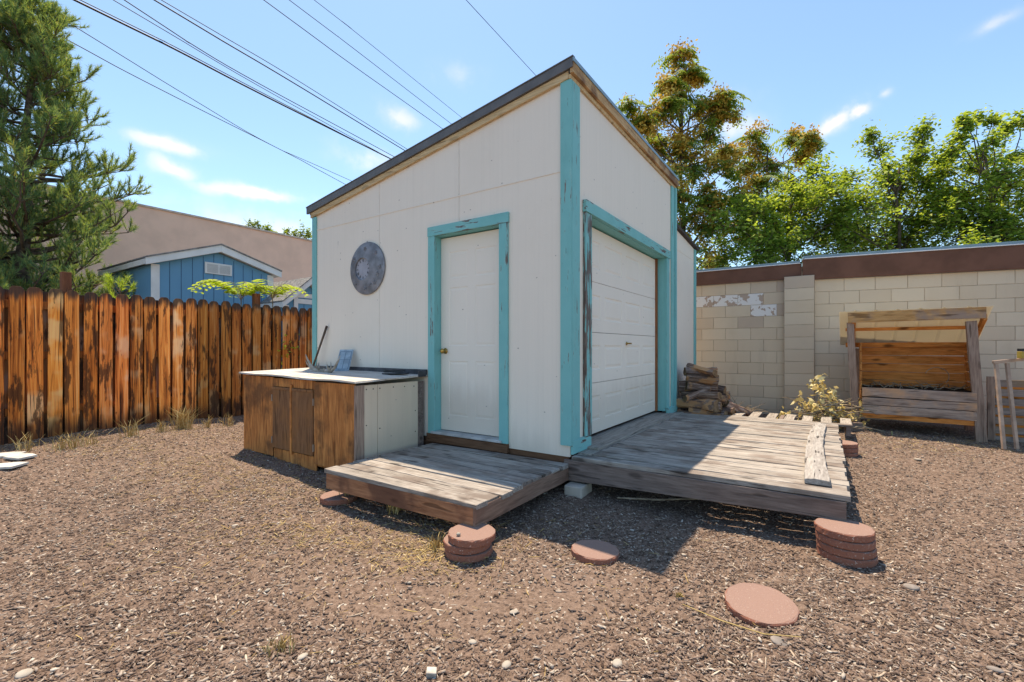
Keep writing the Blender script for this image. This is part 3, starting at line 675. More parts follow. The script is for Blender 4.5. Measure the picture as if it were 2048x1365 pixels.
# ------------------------------------------------------------------ small deck at the door
sdk = thing('small_deck', 'small square deck of weathered grey planks in front of the white door', 'deck', S(0, 0, 0), A)
mb = MB(); zt = .28; nb = 9; u0, u1 = -1.325, -.04; pitch = (u1 - u0) / nb
for i in range(nb):
    uc = u0 + (i + .5) * pitch
    mb.board((uc, -.0 + random.uniform(-.012, .012), zt - .018 + random.uniform(-.003, .003)), (uc, 1.60 + random.uniform(-.01, .02), zt - .018 + random.uniform(-.004, .004)), pitch - random.uniform(.008, .018), .036, (0, 0, 1), 14, .0025, .003)
mb.build('decking', grey_deck, sdk, .004)
mb = MB(); mb.board((-1.30, .02, .198), (-1.30, 1.58, .185), .04, .125, (0, 0, 1), 8, .002); mb.build('front_beam', beam_brown, sdk, .003)
mb = MB(); mb.board((-1.318, .018, .198), (-.03, .018, .198), .038, .125, (0, 0, 1), 8, .002); mb.build('side_beam', beam_brown_x, sdk, .003)
mb = MB(); mb.board((-1.27, 1.56, .198), (-.03, 1.56, .198), .038, .12, (0, 0, 1), 8, .002); mb.build('side_beam', beam_brown_x, sdk, .003)
mb = MB()
for s_ in (.55, 1.05): mb.box(-1.27, -.04, s_ - .02, s_ + .02, .14, .258)
mb.split('joist', beam_brown_x, sdk)

# ------------------------------------------------------------------ big deck at the garage door
bd = thing('large_deck', 'large ramp-like deck of weathered grey planks outside the garage door', 'deck', S(0, 0, 0), A)
zt = .347; mb = MB(); u0, u1, nb = -.02, 3.25, 23; pitch = (u1 - u0) / nb
for i in range(nb):
    uc = u0 + (i + .5) * pitch; e0 = -.155 if 0 < i else -.02
    mb.board((uc, -1.975 + random.uniform(-.012, .012), zt - .018 + random.uniform(-.003, .003)), (uc, e0, zt - .018 + random.uniform(-.003, .003)), pitch - random.uniform(.009, .018), .036, (0, 0, 1), 16, .0028, .003)
mb.build('decking', grey_deck, bd, .004)
mb = MB(); mb.board((u0 + pitch, -.082, zt - .014), (3.30, -.082, zt - .014), .135, .036, (0, 0, 1), 16, .003, .002); mb.build('edge_plank', grey_deck_x, bd, .004)
mb = MB(); mb.hexa([(-.02, -1.955, .188), (.022, -1.955, .188), (.022, .05, .130), (-.02, .05, .130)], [(-.02, -1.955, zt - .0385), (.022, -1.955, zt - .0385), (.022, .05, zt - .0385), (-.02, .05, zt - .0385)]); mb.build('front_beam', beam_grey, bd, .004)
mb = MB(); mb.hexa([(.023, -1.95, .20), (3.2, -1.95, .20), (3.2, -1.912, .20), (.023, -1.912, .20)], [(.023, -1.95, zt - .039), (3.2, -1.95, zt - .039), (3.2, -1.912, zt - .039), (.023, -1.912, zt - .039)]); mb.build('side_beam', beam_brown_x, bd, .003)
mb = MB()
for s_ in (-.45, -.95, -1.45): mb.box(.03, 3.2, s_ - .02, s_ + .02, .2, zt - .04)
mb.box(3.16, 3.2, -1.9, -.02, .2, zt - .041)
mb.split('joist', beam_brown_x, bd)

pl = thing('wooden_pallet', 'grey pallet with open slats pushed against the far end of the large deck', 'pallet', S(3.30, 0, 0), A)
mb = MB()
mb.board((.06, -2.12, .335), (.06, -.62, .33), .11, .022, (0, 0, 1), 12, .003)
mb.build('lead_board', grey_deck, pl, .003)
for k in range(8):
    s_ = -2.06 + k * .205; mb = MB(); mb.board((.12, s_, .333), (.72, s_ + random.uniform(-.01, .01), .328), .115, .020, (0, 0, 1), 8, .003); mb.build('slat', grey_deck_x, pl, .003)
for k, s_ in enumerate((-2.08, -1.35, -.66)):
    mb = MB(); mb.board((.02, s_, .265), (.72, s_, .265), .045, .11, (0, 0, 1), 6, .002); mb.build('bearer', beam_grey, pl)

# warped plank on the deck
wp = MB(); V = []; n = 16
pk = thing('old_plank', 'thick warped silver-grey plank lying on the right side of the large deck', 'plank', S(.15, -1.79, .348), A)
pts_ = []
for i in range(n + 1):
    t = i / n; x_ = t * 2.85; yo = .035 * math.sin(t * 3.0) - .01; wd = .075 - .012 * t + random.uniform(-.004, .004); zl = .004 + .004 * math.sin(t * 5)
    V += [(x_, yo - wd, zl), (x_, yo + wd, zl), (x_, yo + wd * .98, zl + .032 + random.uniform(-.002, .002)), (x_, yo + .2 * wd, zl + .040 + random.uniform(-.003, .003)), (x_, yo - wd * .96, zl + .034 + random.uniform(-.002, .002))]
Fc = [(0, 1, 2, 3, 4), tuple(n * 5 + i for i in (4, 3, 2, 1, 0))]
for i in range(n):
    for j in range(5): a = i * 5 + j; b = i * 5 + (j + 1) % 5; Fc.append((a, a + 5, b + 5, b))
wp.add(V, Fc); wp.build('plank_board', old_plank, pk, .003)

# ------------------------------------------------------------------ round pavers
def paver(x, y, z, r, label, group=None, tilt=(0, 0), th=.05):
    q = MB(); q.lathe([(r - .010, 0), (r - .002, .005), (r, .010), (r + .001, th - .007), (r - .003, th - .001), (r - .008, th)], 40, jit=.0026)
    o = q.build('round_paver', paver_m, None, smooth=False); o.location = (x, y, z); o.rotation_euler = (tilt[0], tilt[1], random.uniform(0, 6))
    return tag(o, label, 'paver', group)
gx = 'paver stacks and single pavers'
z_ = G(-.25, 2.87) - .008
for i, (dx, dy, t_) in enumerate(((-.02, 0, 'bottom'), (-.03, .005, 'middle'), (.0, -.01, 'top'))):
    paver(-.250 + dx, 2.885 + dy, z_ + i * .0485, .147, {'bottom': 'red round paver at the bottom of the three under the small deck corner', 'middle': 'red round paver in the middle of the three under the small deck corner', 'top': 'red round paver on top of the three under the small deck corner'}[t_], gx, th=.047)
z_ = G(2.03, 2.8) - .012
for i, t_ in enumerate(('lowest of the four', 'second from the bottom of the four', 'third from the bottom of the four', 'topmost of the four')):
    paver(2.055 - i * .004, 2.835 + i * .002, z_ + .008 + i * .0485, .152, 'wide red paver, %s stacked under the large deck corner' % t_, gx, th=.047)
paver(.519, 2.886, G(.52, 2.88) - .012, .147, 'red round paver lying alone half in the shadow of the shed', gx, (R(2), R(-1)))
paver(1.218, 2.262, G(1.22, 2.26) - .010, .160, 'large red paver lying alone on sunlit mulch, tilted and nearest the camera', gx, (R(3), R(5)), .045)
paver(-1.46, 3.90, G(-1.46, 3.9) + .0, .150, 'red paver under the left corner of the small deck', gx, th=.05)
for i, t_ in enumerate(('bottom', 'middle', 'top')): paver(3.73, 5.22, G(3.73, 5.22) + i * .049 - .01, .15, 'small red paver at the %s of the stack beside the far deck edge' % t_, gx, th=.047)

# concrete block under the shed corner
cb = MB(); cb.box(-.10, .14, -.10, .06, -.02, .118); o = cb.build('concrete_block', concrete_m, None, .01); o.location = S(-.02, -.06, G(*S(0, 0).xy)); o.location.z = .0; o.rotation_euler = (0, 0, A + .05); tag(o, 'pale concrete block under the shed corner between the two decks', 'block')

# ------------------------------------------------------------------ cabinet against the wall
c0, c1, cd = 1.765, 3.80, .905
cab = thing('storage_cabinet', 'low outdoor cabinet of orange-brown stained plywood with a bleached top', 'cabinet', S(0, c0, 0), A)
W = c1 - c0; zb = .10
def cz(s_): return .955 + .025 * s_ / W
mb = MB(); mb.box(-cd, -cd + .02, .0, .63, zb + .02, .945); mb.build('front_panel', cab_wood, cab, .003)
mb = MB(); mb.box(-cd, -cd + .02, 1.40, W, zb, .965); mb.build('front_panel', cab_wood, cab, .003)
mb = MB(); mb.box(-cd + .001, -cd + .019, .63, 1.40, .865, .955); mb.box(-cd + .004, -cd + .018, .60, 1.38, zb - .05, zb + .09); mb.split('front_rail', cab_wood, cab, .003)
for (a, b) in ((.640, 1.005), (1.035, 1.385)):
    mb = MB(); mb.box(-cd - .012, -cd + .008, a, b, zb + .10, .862); mb.box(-cd - .018, -cd - .0122, a + .0, b, .835, .86); d = mb.build('cabinet_door', wood('cabinet_door_ply', (.07, .03, .018), (.20, .09, .045), (.34, .17, .08), axis=2, grain=10, stretch=1.0, knots=.3, stain=(.30, .13, .05)), cab, .003)
    mb = MB(); hy = b + .012 if a > 1 else a - .012
    for zz_ in (.28, .74): mb.box(-cd - .016, -cd - .001, hy - .006, hy + .006, zz_ - .035, zz_ + .035)
    mb.split('hinge', plain('rusty_hinge', (.34, .26, .2), .7), d)
mb = MB(); mb.box(-cd - .022, -cd - .002, 1.006, 1.034, zb + .07, .90); mb.build('door_stile', cab_wood, cab, .003)
mb = MB(); mb.box(-cd - .003, -cd + .10, -.022, -.002, zb + .0, .935); mb.build('corner_post', post_wood, cab, .003)
mb = MB(); mb.box(-.11, -.03, -.022, -.002, zb, .925); mb.build('corner_post', beam_grey, cab, .003)
mb = MB(); mb.box(-cd + .102, -cd + .255, -.016, .002, zb, .93); mb.box(-cd + .260, -.112, -.016, .002, zb, .93); mb.build('side_panel', cab_white, cab)
mb = MB()
for (uu, zz_) in ((-.78, .89), (-.70, .89), (-.62, .89), (-.45, .89), (-.30, .885), (-.17, .88), (-.78, .55), (-.62, .5), (-.15, .62), (-.15, .4), (-.78, .2)): mb.lathe([(.006, 0), (.006, .003)], 8, (0, 0, 0)); mb.v[-16:] = [(uu + v[0], -.0165 - v[2], zz_ + v[1]) for v in mb.v[-16:]]
mb.starts = list(range(0, len(mb.v), 16)); mb.split('screw', black_m, cab)
mb = MB(); mb.box(-cd + .02, -.03, W - .02, W, zb, .96); mb.box(-cd + .02, -.03, .01, W - .03, zb, zb + .02); mb.build('carcass', cab_wood, cab)
mb = MB(); n = 18; nu = 5                        # delaminated top sheet
for layer in (0, 1):
    V = []; 
    for i in range(n + 1):
        s_ = -.055 + (W + .09) * i / n
        for j in range(nu + 1):
            u_ = -cd - .035 + (cd + .03) * j / nu + (random.uniform(-.006, .006) if j == 0 else 0)
            V.append((u_, s_ + (random.uniform(-.006, .006) if i in (0, n) else 0), cz(s_) + .004 + (.016 if layer else 0) + .012 * math.sin(i * .7) * (j == 0) * .4 + .02 * j / nu))
    base = len(mb.v); mb.add(V, [(i * (nu + 1) + j, (i + 1) * (nu + 1) + j, (i + 1) * (nu + 1) + j + 1, i * (nu + 1) + j + 1) for i in range(n) for j in range(nu)])
    if layer:
        b0 = base - len(V); ring = [i * (nu + 1) for i in range(n + 1)] + [n * (nu + 1) + j for j in range(1, nu + 1)] + [i * (nu + 1) + nu for i in range(n - 1, -1, -1)] + [j for j in range(nu - 1, 0, -1)]
        for k in range(len(ring)): a, b = ring[k], ring[(k + 1) % len(ring)]; mb.f.append((b0 + a, b0 + b, base + b, base + a)); mb.mi.append(0)
mb.build('cabinet_top', cab_top, cab)
mb = MB(); mb.box(-.030, -.004, -.05, 1.72, cz(0) + .020, cz(0) + .095); mb.box(-.14, -.031, -.06, -.045, cz(0) + .02, cz(0) + .085); mb.build('back_rail', plain('dark_rail', (.11, .11, .12), .7, .3, .25, 8, .2), cab, .003)
ct = .985
# dark slates
for i, (u_, s_, w_, l_, a_, lb) in enumerate(((-.20, 2.00, .13, .36, .1, 'lowest dark slate piece of the pile on the cabinet'), (-.19, 2.04, .12, .33, -.15, 'middle dark slate piece of the pile on the cabinet'), (-.18, 2.03, .11, .28, .2, 'topmost dark slate piece of the pile on the cabinet'))):
    q = MB(); out_ = [(l_ / 2 * math.cos(t) * random.uniform(.8, 1.1), w_ / 2 * math.sin(t) * random.uniform(.8, 1.1)) for t in [k * math.pi / 6 for k in range(12)]]
    q.prism(out_, 2, 0, .013); o = q.build('slate', slate_m, None, .002); o.location = S(u_, s_, ct + .014 + i * .0165); o.rotation_euler = (R(random.uniform(-3, 3)), R(2), A + math.pi / 2 + a_); tag(o, lb, 'slate', 'slates on the cabinet')
# leaning small window-like frame
fr = thing('leaning_shutter', 'small pale blue framed panel with divided panes leaning on the wall above the cabinet', 'panel', S(-.20, 2.93, ct + .022), A)
fr.rotation_euler = (0, R(30), A + R(30)); mb = MB(); mb.box(-.008, .004, -.085, .085, 0, .29); mb.build('board', frame_blue, fr, .002)
mb = MB()
for (a, b, c, d) in ((-.072, .072, .255, .262), (-.072, .072, .145, .151), (-.072, -.066, .02, .26), (.066, .072, .02, .26), (-.003, .003, .02, .26), (-.072, .072, .018, .024)): mb.box(-.0095, -.0085, a, b, c, d)
mb.split('pane_line', frame_navy, fr)
# antlers
def antler(u_, s_, rot, label, sc=1.0, flip=1):
    t = thing('antler', label, 'antler', S(u_, s_, ct + .03), A + rot, 'antlers on the cabinet'); q = MB()
    main = [(0, 0, .0), (0, .05, -.005), (.01, .11, .0), (.015, .17, .03), (.01, .21, .085), (0, .225, .13)]
    q.tube([Vector((a, b * flip, c)) * sc for a, b, c in main], [.013 * sc, .015 * sc, .014 * sc, .012 * sc, .008 * sc, .003 * sc], 10)
    q.tube([Vector((a, b * flip, c)) * sc for a, b, c in ((.0, .045, 0), (-.03, .05, .03), (-.035, .04, .075))], [.010 * sc, .007 * sc, .002], 8)
    q.tube([Vector((a, b * flip, c)) * sc for a, b, c in ((.012, .12, .005), (.05, .13, .03), (.06, .13, .08))], [.010 * sc, .007 * sc, .002], 8)
    q.build('antler_beam', antler_m, t, smooth=True); q = MB(); q.lathe([(.014 * sc, -.006), (.020 * sc, 0), (.014 * sc, .006)], 12); bb = q.build('antler_base', antler_m, t); bb.rotation_euler = (R(90), 0, 0); return t
antler(-.38, 3.02, R(5), 'pale branching antler lying left of the blue framed panel', 1.45)
antler(-.40, 2.98, R(178), 'pale branching antler lying in front of the blue framed panel', 1.4)
antler(-.33, 3.10, R(40), 'pale antler curving up at the left end of the pair on the cabinet', .9)
# digging tool leaning at the corner
tl = thing('garden_hoe', 'old tool with a grey-brown wooden handle leaning on the teal shed corner', 'tool', S(-.11, 3.60, ct + .02), A)
mb = MB(); mb.tube([(0, .08, 0), (.03, -.02, .25), (.085, -.115, .56)], [.013, .012, .015], 10); mb.build('handle', plain('old_handle', (.16, .105, .075), .8, .2, .25, 15, .3), tl, smooth=True)
mb = MB(); mb.hexa([(-.02, .03, .0), (.0, -.20, .0), (.015, -.20, .0), (.01, .03, .0)], [(-.02, .03, .05), (.0, -.20, .045), (.015, -.20, .045), (.01, .03, .05)]); mb.build('blade', metal_dark, tl, .003)

# ------------------------------------------------------------------ fence
FS = 5.97; FZ = .175
fence = thing('wooden_fence', 'tall picket fence of orange-brown stained dog-eared boards with blackened tops', 'fence', S(0, FS, FZ), A)
tops = 1.83
def picket_mesh():
    me_list = []
    for v_ in range(5):
        q = MB(); w_ = .067 + random.uniform(-.002, .002); n = 10; V = []
        prof = [(-w_, 0)] + [(-w_ + random.uniform(-.002, .002), tops * k / n * .955) for k in range(1, n)] + [(-w_, tops - .055), (-w_ + .008, tops - .03), (-w_ + .028, tops - .004), (-.02, tops), (.02, tops + .001), (w_ - .028, tops - .004), (w_ - .008, tops - .03), (w_, tops - .055)] + [(w_ + random.uniform(-.002, .002), tops * k / n * .955) for k in range(n - 1, 0, -1)] + [(w_, 0)]
        q.prism(prof, 1, -.009, .009)     # outline in (x,z)
        o = q.build('picket', fence_wood, None, .002); me_list.append(o)
    return me_list
pkm = picket_mesh(); pitch = .162; k = 0
first = [True] * 5
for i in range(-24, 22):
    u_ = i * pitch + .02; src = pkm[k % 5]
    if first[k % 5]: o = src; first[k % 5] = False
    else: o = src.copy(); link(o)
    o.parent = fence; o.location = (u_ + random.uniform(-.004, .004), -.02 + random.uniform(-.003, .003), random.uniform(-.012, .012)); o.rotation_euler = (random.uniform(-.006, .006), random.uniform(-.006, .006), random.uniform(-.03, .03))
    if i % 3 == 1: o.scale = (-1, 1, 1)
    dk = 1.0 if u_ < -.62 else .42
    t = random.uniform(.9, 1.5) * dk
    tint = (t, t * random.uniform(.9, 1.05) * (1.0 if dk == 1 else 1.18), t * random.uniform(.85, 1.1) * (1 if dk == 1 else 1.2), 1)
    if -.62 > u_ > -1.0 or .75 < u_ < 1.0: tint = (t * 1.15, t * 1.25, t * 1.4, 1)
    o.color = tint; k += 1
for i in range(-20, 17):                         # boards on the far side of the rails close the gaps
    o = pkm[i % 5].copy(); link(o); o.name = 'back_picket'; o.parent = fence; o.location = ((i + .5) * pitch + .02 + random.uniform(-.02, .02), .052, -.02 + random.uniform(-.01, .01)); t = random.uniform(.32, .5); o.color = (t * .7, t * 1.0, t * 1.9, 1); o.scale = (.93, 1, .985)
for (z_) in (.36, 1.02, 1.62):
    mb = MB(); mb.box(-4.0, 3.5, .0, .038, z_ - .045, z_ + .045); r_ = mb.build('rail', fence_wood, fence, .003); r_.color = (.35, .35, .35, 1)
for (px, tp) in ((132, 545), (513, 588)):
    u_, z_ = on_s(px, tp, FS + .08); mb = MB(); mb.box(u_ - .048, u_ + .048, .045, .135, -.1, z_ - FZ); p_ = mb.build('post', wood('red_brown_post', (.05, .018, .012), (.17, .06, .03), (.26, .11, .06), axis=2, grain=14, knots=.5), fence, .004)
mb = MB(); mb.box(-3.45, -3.36, .045, .135, -.1, 1.95); mb.build('post', post_wood, fence, .004)

# ------------------------------------------------------------------ neighbouring things behind the fence
def gable_shed(name, label, s0, pts, depth_, vent=None, door=None, over=.14, corner=.13):
    """pts: left eave, ridge, right eave as photo points of the gable wall plane s = s0; the body runs back along s"""
    (ul, zl), (uc, zc), (ur, zr) = [on_s(px, py, s0) for px, py in pts]
    t = thing(name, label, 'shed', S(uc, s0, 0), A); a, b = ul - uc, ur - uc
    q = MB(); q.prism([(a, 0), (b, 0), (b, zr), (0, zc), (a, zl)], 1, 0, .02); q.box(a, a + .02, .02, depth_, 0, zl); q.box(b - .02, b, .02, depth_, 0, zr); q.prism([(a, 0), (b, 0), (b, zr), (0, zc), (a, zl)], 1, depth_ - .02, depth_)
    q.build('wall', blue_m, t)
    q = MB(); x_ = a + .30
    while x_ < b - .05: q.box(x_, x_ + .012, -.004, .0, 0, zl + (zc - zl) * (1 - abs(x_) / max(-a, b)) - .02); x_ += .205
    q.build('siding_groove', plain('groove_shadow_blue', (.05, .14, .24), .7), t)
    for (x0, z0, x1, z1) in ((a, zl, 0, zc), (b, zr, 0, zc)):
        sl = (z1 - z0) / (x1 - x0); xo = x0 + (-over if x0 < 0 else over); zo = z0 + sl * (xo - x0)
        q = MB(); q.prism([(xo, zo + .0), (0, zc), (0, zc + .15), (xo, zo + .14)], 1, -.16, -.13); q.build('barge_board', white_trim, t, .004)
        q = MB(); q.prism([(xo, zo + .141), (0, zc + .151), (0, zc + .18), (xo, zo + .17)], 1, -.18, depth_ + .15); q.build('roof', shingle, t)
        q = MB(); q.prism([(xo, zo + .02), (0, zc + .02), (0, zc + .135), (xo, zo + .125)], 1, -.13, depth_ + .1); q.build('soffit', white_trim, t)
    q = MB(); q.box(a - .012, a + corner, -.02, -.004, 0, zl + .0); q.build('corner_board', white_trim, t); q = MB(); q.box(b - corner, b + .012, -.02, -.004, 0, zr); q.build('corner_board', white_trim, t)
    if vent:
        (v0, z0), (v1, z1) = on_s(*vent[0], s0), on_s(*vent[1], s0)
        q = MB(); q.box(v0 - uc, v1 - uc, -.03, -.005, z1, z0); vt = q.build('gable_vent', white_trim, t, .004)
        q = MB(); n = 9; m_ = (v0 + v1) / 2 - uc
        for (l, r_) in ((v0 - uc + .04, m_ - .015), (m_ + .015, v1 - uc - .04)):
            for k in range(n): zz_ = z1 + .03 + (z0 - z1 - .06) * k / n; q.box(l, r_, -.034, -.0305, zz_, zz_ + (z0 - z1 - .06) / n * .45)
        q.split('louvre', plain('louvre_grey', (.42, .42, .42), .6), vt)
    if door:
        (d0, z0), (d1, z1) = on_s(*door[0], s0), on_s(*door[1], s0)
        q = MB(); q.box(d0 - uc, d1 - uc, -.025, -.005, z0 - .10, z0); q.box(d0 - uc, d0 - uc + .10, -.024, -.005, 0, z0 - .10); q.box(d0 - uc, d1 - uc, -.0235, -.005, z0 - .24, z0 - .13); q.box(d1 - uc - .09, d1 - uc, -.024, -.005, 0, z0 - .10); q.build('door_frame', white_trim, t)
    return t
gable_shed('garden_shed', 'blue shed with white trim and a gable vent behind the picket fence', 9.2, [(303, 528), (436, 506), (545, 552)], 2.6, vent=((409, 524), (463, 553)))
gable_shed('garden_shed', 'smaller blue shed with a white framed door, half hidden by the cream shed corner', 8.4, [(566, 610), (616, 570), (690, 640)], 2.0, door=((587, 586), (668, 620)), over=.10)
# tan house
hs = 15.5; (ha, hz0), (hb, hz1) = on_s(233, 402, hs), on_s(628, 485, hs)
hz = (hz0 + hz1) / 2
th_ = thing('tan_house', 'long tan stucco building with a flat parapet behind the blue shed', 'house', S(0, hs, 0), A)
mb = MB(); mb.box(-14, hb + 7, 0, 9, 0, hz); mb.build('wall', stucco, th_)
mb = MB(); mb.box(-14.05, hb + 7.05, -.05, .28, hz + .002, hz + .06); mb.build('parapet_cap', plain('pale_cap', (.62, .52, .43), .8), th_)
(wa, wz) = on_s(561, 573, hs); (wb, wz2) = on_s(600, 610, hs)
mb = MB(); mb.box(wa, wb, -.06, -.002, wz2 - .3, wz); wf_ = mb.build('window', white_trim, th_)
mb = MB(); mb.box(wa + .14, wb - .1, -.068, -.061, wz2 - .2, wz - .14); mb.build('pane', glass_m, wf_)

# ------------------------------------------------------------------ block building on the right
BH = .203; BL = .406
def block_wall(parent, name, x0, x1, zb_, ztp, offy=0.0, flags=None, stack=False):
    """blocks in the local (x,z) plane facing -y, one mesh with a tone per block"""
    V, Fc, tone = [], [], []
    nz_ = int(math.ceil((ztp - zb_) / BH)); gm = .0022
    for j in range(nz_):
        z1 = ztp - j * BH; z0 = max(z1 - BH, zb_)
        off_ = 0 if stack else (j % 2) * BL / 2; x = x0 - (off_ if off_ else 0)
        i = 0
        while x < x1 - 1e-4:
            a, b = max(x, x0), min(x + BL + (.02 if stack else 0), x1)
            if b - a > .03:
                base = len(V); dp = random.uniform(-.0015, .0015)
                A_, B_, C_, D_ = a + gm, b - gm, z0 + gm, z1 - gm; e = .004
                V += [(A_, offy + .004, C_), (B_, offy + .004, C_), (B_, offy + .004, D_), (A_, offy + .004, D_), (A_ + e, offy + dp - .002, C_ + e), (B_ - e, offy + dp - .002, C_ + e), (B_ - e, offy + dp - .002, D_ - e), (A_ + e, offy + dp - .002, D_ - e)]
                Fc += [tuple(base + q for q in f) for f in ((4, 5, 6, 7), (0, 1, 5, 4), (1, 2, 6, 5), (2, 3, 7, 6), (3, 0, 4, 7))]
                fl = (flags(j, (a + b) / 2) if flags else None) or (0, 0)
                tone += [(random.random(), fl[0], fl[1], 1)] * 8
            x += BL + (.02 if stack else 0); i += 1
    o = np_obj(name, V, Fc, block, parent)
    at = o.data.color_attributes.new('tone', 'FLOAT_COLOR', 'POINT'); at.data.foreach_set('color', np.array(tone, np.float32).ravel())
    mo = MB(); mo.box(x0, x1, offy + .0035, offy + .14, zb_, ztp); mo.build('mortar', mortar, o)
    return o
bb = thing('block_building', 'low building of cream painted concrete blocks with a brown fascia along its top', 'building', S(5.5, 0, 0), A + math.pi * 1.5)
# local x = -s direction, local y = +u
def flagL(j, xm):
    if j == 1 and xm < .95: return (.9, 1)
    if j == 2 and .75 < xm < 1.1: return (1.0, 1)
    if xm > 1.12 and j < 3: return (0, .7)
    if j == 0 and xm > .6: return (.0, .35)
    if j == 3 and .5 < xm < .9: return (0, .6)
    return (0, random.choice((0, 0, 0, .15)))
block_wall(bb, 'wall', -2.9, 1.275, .05, 2.44, 0, flagL)
def flagP(j, xm): return (0, .45) if j == 0 else (0, .12)
V0 = block_wall(bb, 'pilaster', 1.275, 1.275 + BL + .02, .05, 2.475, -.10, lambda j, x: (0, .55) if j == 0 else (0, .1), stack=True)
# right run turns slightly
ang = math.atan2(-.415, .910); Bp = S(5.5, -1.70); rr = thing('x', None, None); bpy.data.objects.remove(rr)
bl_inv = Matrix.Translation(bb.location) @ Matrix.Rotation(bb.rotation_euler.z, 4, 'Z')
right_fr = bl_inv.inverted() @ (Matrix.Translation(Bp) @ Matrix.Rotation(ang, 4, 'Z'))
wr = block_wall(bb, 'wall', 0, 7.0, .0, 2.405, 0, None); wr.matrix_local = right_fr
def fas(name, x0, x1, z0, z1, y0, y1, m, fr_=None):
    q = MB(); q.box(x0, x1, y0, y1, z0, z1); o = q.build(name, m, bb, .003)
    if fr_: o.matrix_local = fr_
    return o
fas('fascia', -2.95, 1.52, 2.443, 2.685, -.045, -.005, fascia_brown); fas('white_edge', -2.95, 1.50, 2.687, 2.702, -.062, -.005, flash_white); fas('roof_edge', -2.95, 1.50, 2.703, 2.735, -.055, .2, flash_blue)
fas('fascia', -.17, 7.0, 2.408, 2.742, -.060, -.005, fascia_brown, right_fr); fas('white_edge', -.15, 7.0, 2.744, 2.760, -.078, -.005, flash_white, right_fr); fas('roof_edge', -.16, 7.0, 2.761, 2.800, -.070, .2, flash_blue, right_fr)
fas('roof', -2.95, 1.5, 2.68, 2.72, .201, 5.0, flash_blue); fas('roof', -.1, 7.0, 2.72, 2.78, .201, 5.0, flash_blue, right_fr)

# ------------------------------------------------------------------ lean-to shelter
sh = thing('wood_shelter', 'rustic lean-to bin of orange and grey boards under a cream corrugated roof', 'shelter', S(4.50, -2.235, .12), A - R(2))
w_ = 1.235; dp_ = .80                            # local: -y to the right, +x toward the wall
def pst(name, x, y, z0, z1, wd, m, ly=0, lx=0):
    q = MB(); q.board((x, y, z0), (x + lx, y + ly, z1), wd, wd * .8, (1, 0, 0), 8, .004); return q.build(name, m, sh, .004)
pst('post', 0, .02, -.08, 1.52, .085, post_wood, ly=.075); pst('post', 0, -w_, -.10, 1.50, .10, post_wood, ly=.10)
pst('post', dp_, 0, -.05, 1.15, .08, post_wood); pst('post', dp_, -w_, -.05, 1.15, .08, post_wood)
mb = MB(); mb.board((-.05, .12, 1.585), (-.05, -w_ - .03, 1.60), .035, .14, (0, 0, 1), 10, .004); mb.build('front_beam', wood('bleached_beam', (.18, .08, .03), (.60, .30, .11), (.74, .44, .2), axis=1, grain=9, stain=(.34, .25, .21), knots=.5), sh, .004)
for (x_, z_, t_) in ((.30, 1.43, .045), (.72, 1.205, .07)):
    mb = MB(); mb.board((x_, .15, z_), (x_, -w_ - .02, z_), .04, t_, (0, 0, 1), 8, .003); mb.build('purlin', shelter_orange, sh, .003)
mb = MB(); mb.board((-.04, -w_ - .02, 1.55), (.80, -w_ - .02, 1.15), .04, .08, (0, 0, 1), 6, .003); mb.board((-.04, .05, 1.55), (.80, .05, 1.15), .04, .08, (0, 0, 1), 6, .003); mb.split('rafter', shelter_orange_x, sh, .003)
V = []; ny_ = 90; yy0, yy1 = .22, -w_ - .09        # corrugated sheet with raised ribs
rib = lambda y: .018 * max(0, 1 - abs(((y * 1000) % 230) - 40) / 26)
for i in range(ny_ + 1):
    y = yy0 + (yy1 - yy0) * i / ny_
    for (x_, z_) in ((-.075, 1.672), (.38, 1.44), (.83, 1.205)): V.append((x_, y, z_ + rib(y)))
n0 = len(V); V += [(a, b, c + .003) for a, b, c in V]
Fc = [(i * 3 + j, i * 3 + j + 1, (i + 1) * 3 + j + 1, (i + 1) * 3 + j) for i in range(ny_) for j in range(2)]; Fc += [tuple(n0 + q for q in f) for f in Fc]
Fc += [(i * 3, (i + 1) * 3, n0 + (i + 1) * 3, n0 + i * 3) for i in range(ny_)]
np_obj('roof_sheet', V, Fc, sheet_m, sh)
for k in range(6):
    z_ = .50 + k * .122; mb = MB(); mb.board((dp_ - .05, -.02, z_), (dp_ - .05, -w_ + .02, z_), .02, .117, (0, 0, 1), 8, .002, .0015); mb.build('back_board', shelter_orange, sh, .002)
for y_ in (-w_ + .03, -.03):
    for k in range(6):
        z_ = .50 + k * .135; L_ = dp_ - .06; mb = MB(); mb.board((.05 if k < 5 else .22, y_, z_), (L_, y_, z_), .02, .118, (0, 0, 1), 6, .003, .002); mb.build('side_board', shelter_orange_x, sh, .002)
for k, (zc_, h_) in enumerate(((.545, .125), (.425, .10), (.31, .115))):
    mb = MB(); mb.board((-.035, -.04, zc_ + .005), (-.035, -w_ + .05, zc_ - .01), .032, h_, (0, 0, 1), 10, .004, .003); mb.build('front_board', shelter_board, sh, .004)
mb = MB(); mb.board((-.005, -.03, .225), (-.005, -w_ + .05, .21), .03, .07, (0, 0, 1), 10, .005, .004); mb.build('bottom_board', shelter_orange, sh, .004)
mb = MB(); mb.box(.0, dp_ - .07, -w_ + .05, -.05, .22, .25); mb.build('bin_floor', beam_brown, sh)
mb = MB(); mb.box(.02, dp_ - .08, -w_ + .07, -.05, .26, .60); mb.build('soil_fill', plain('dark_fill', (.035, .028, .022), .95, .1, .3, 30, .8), sh)
mb = MB()
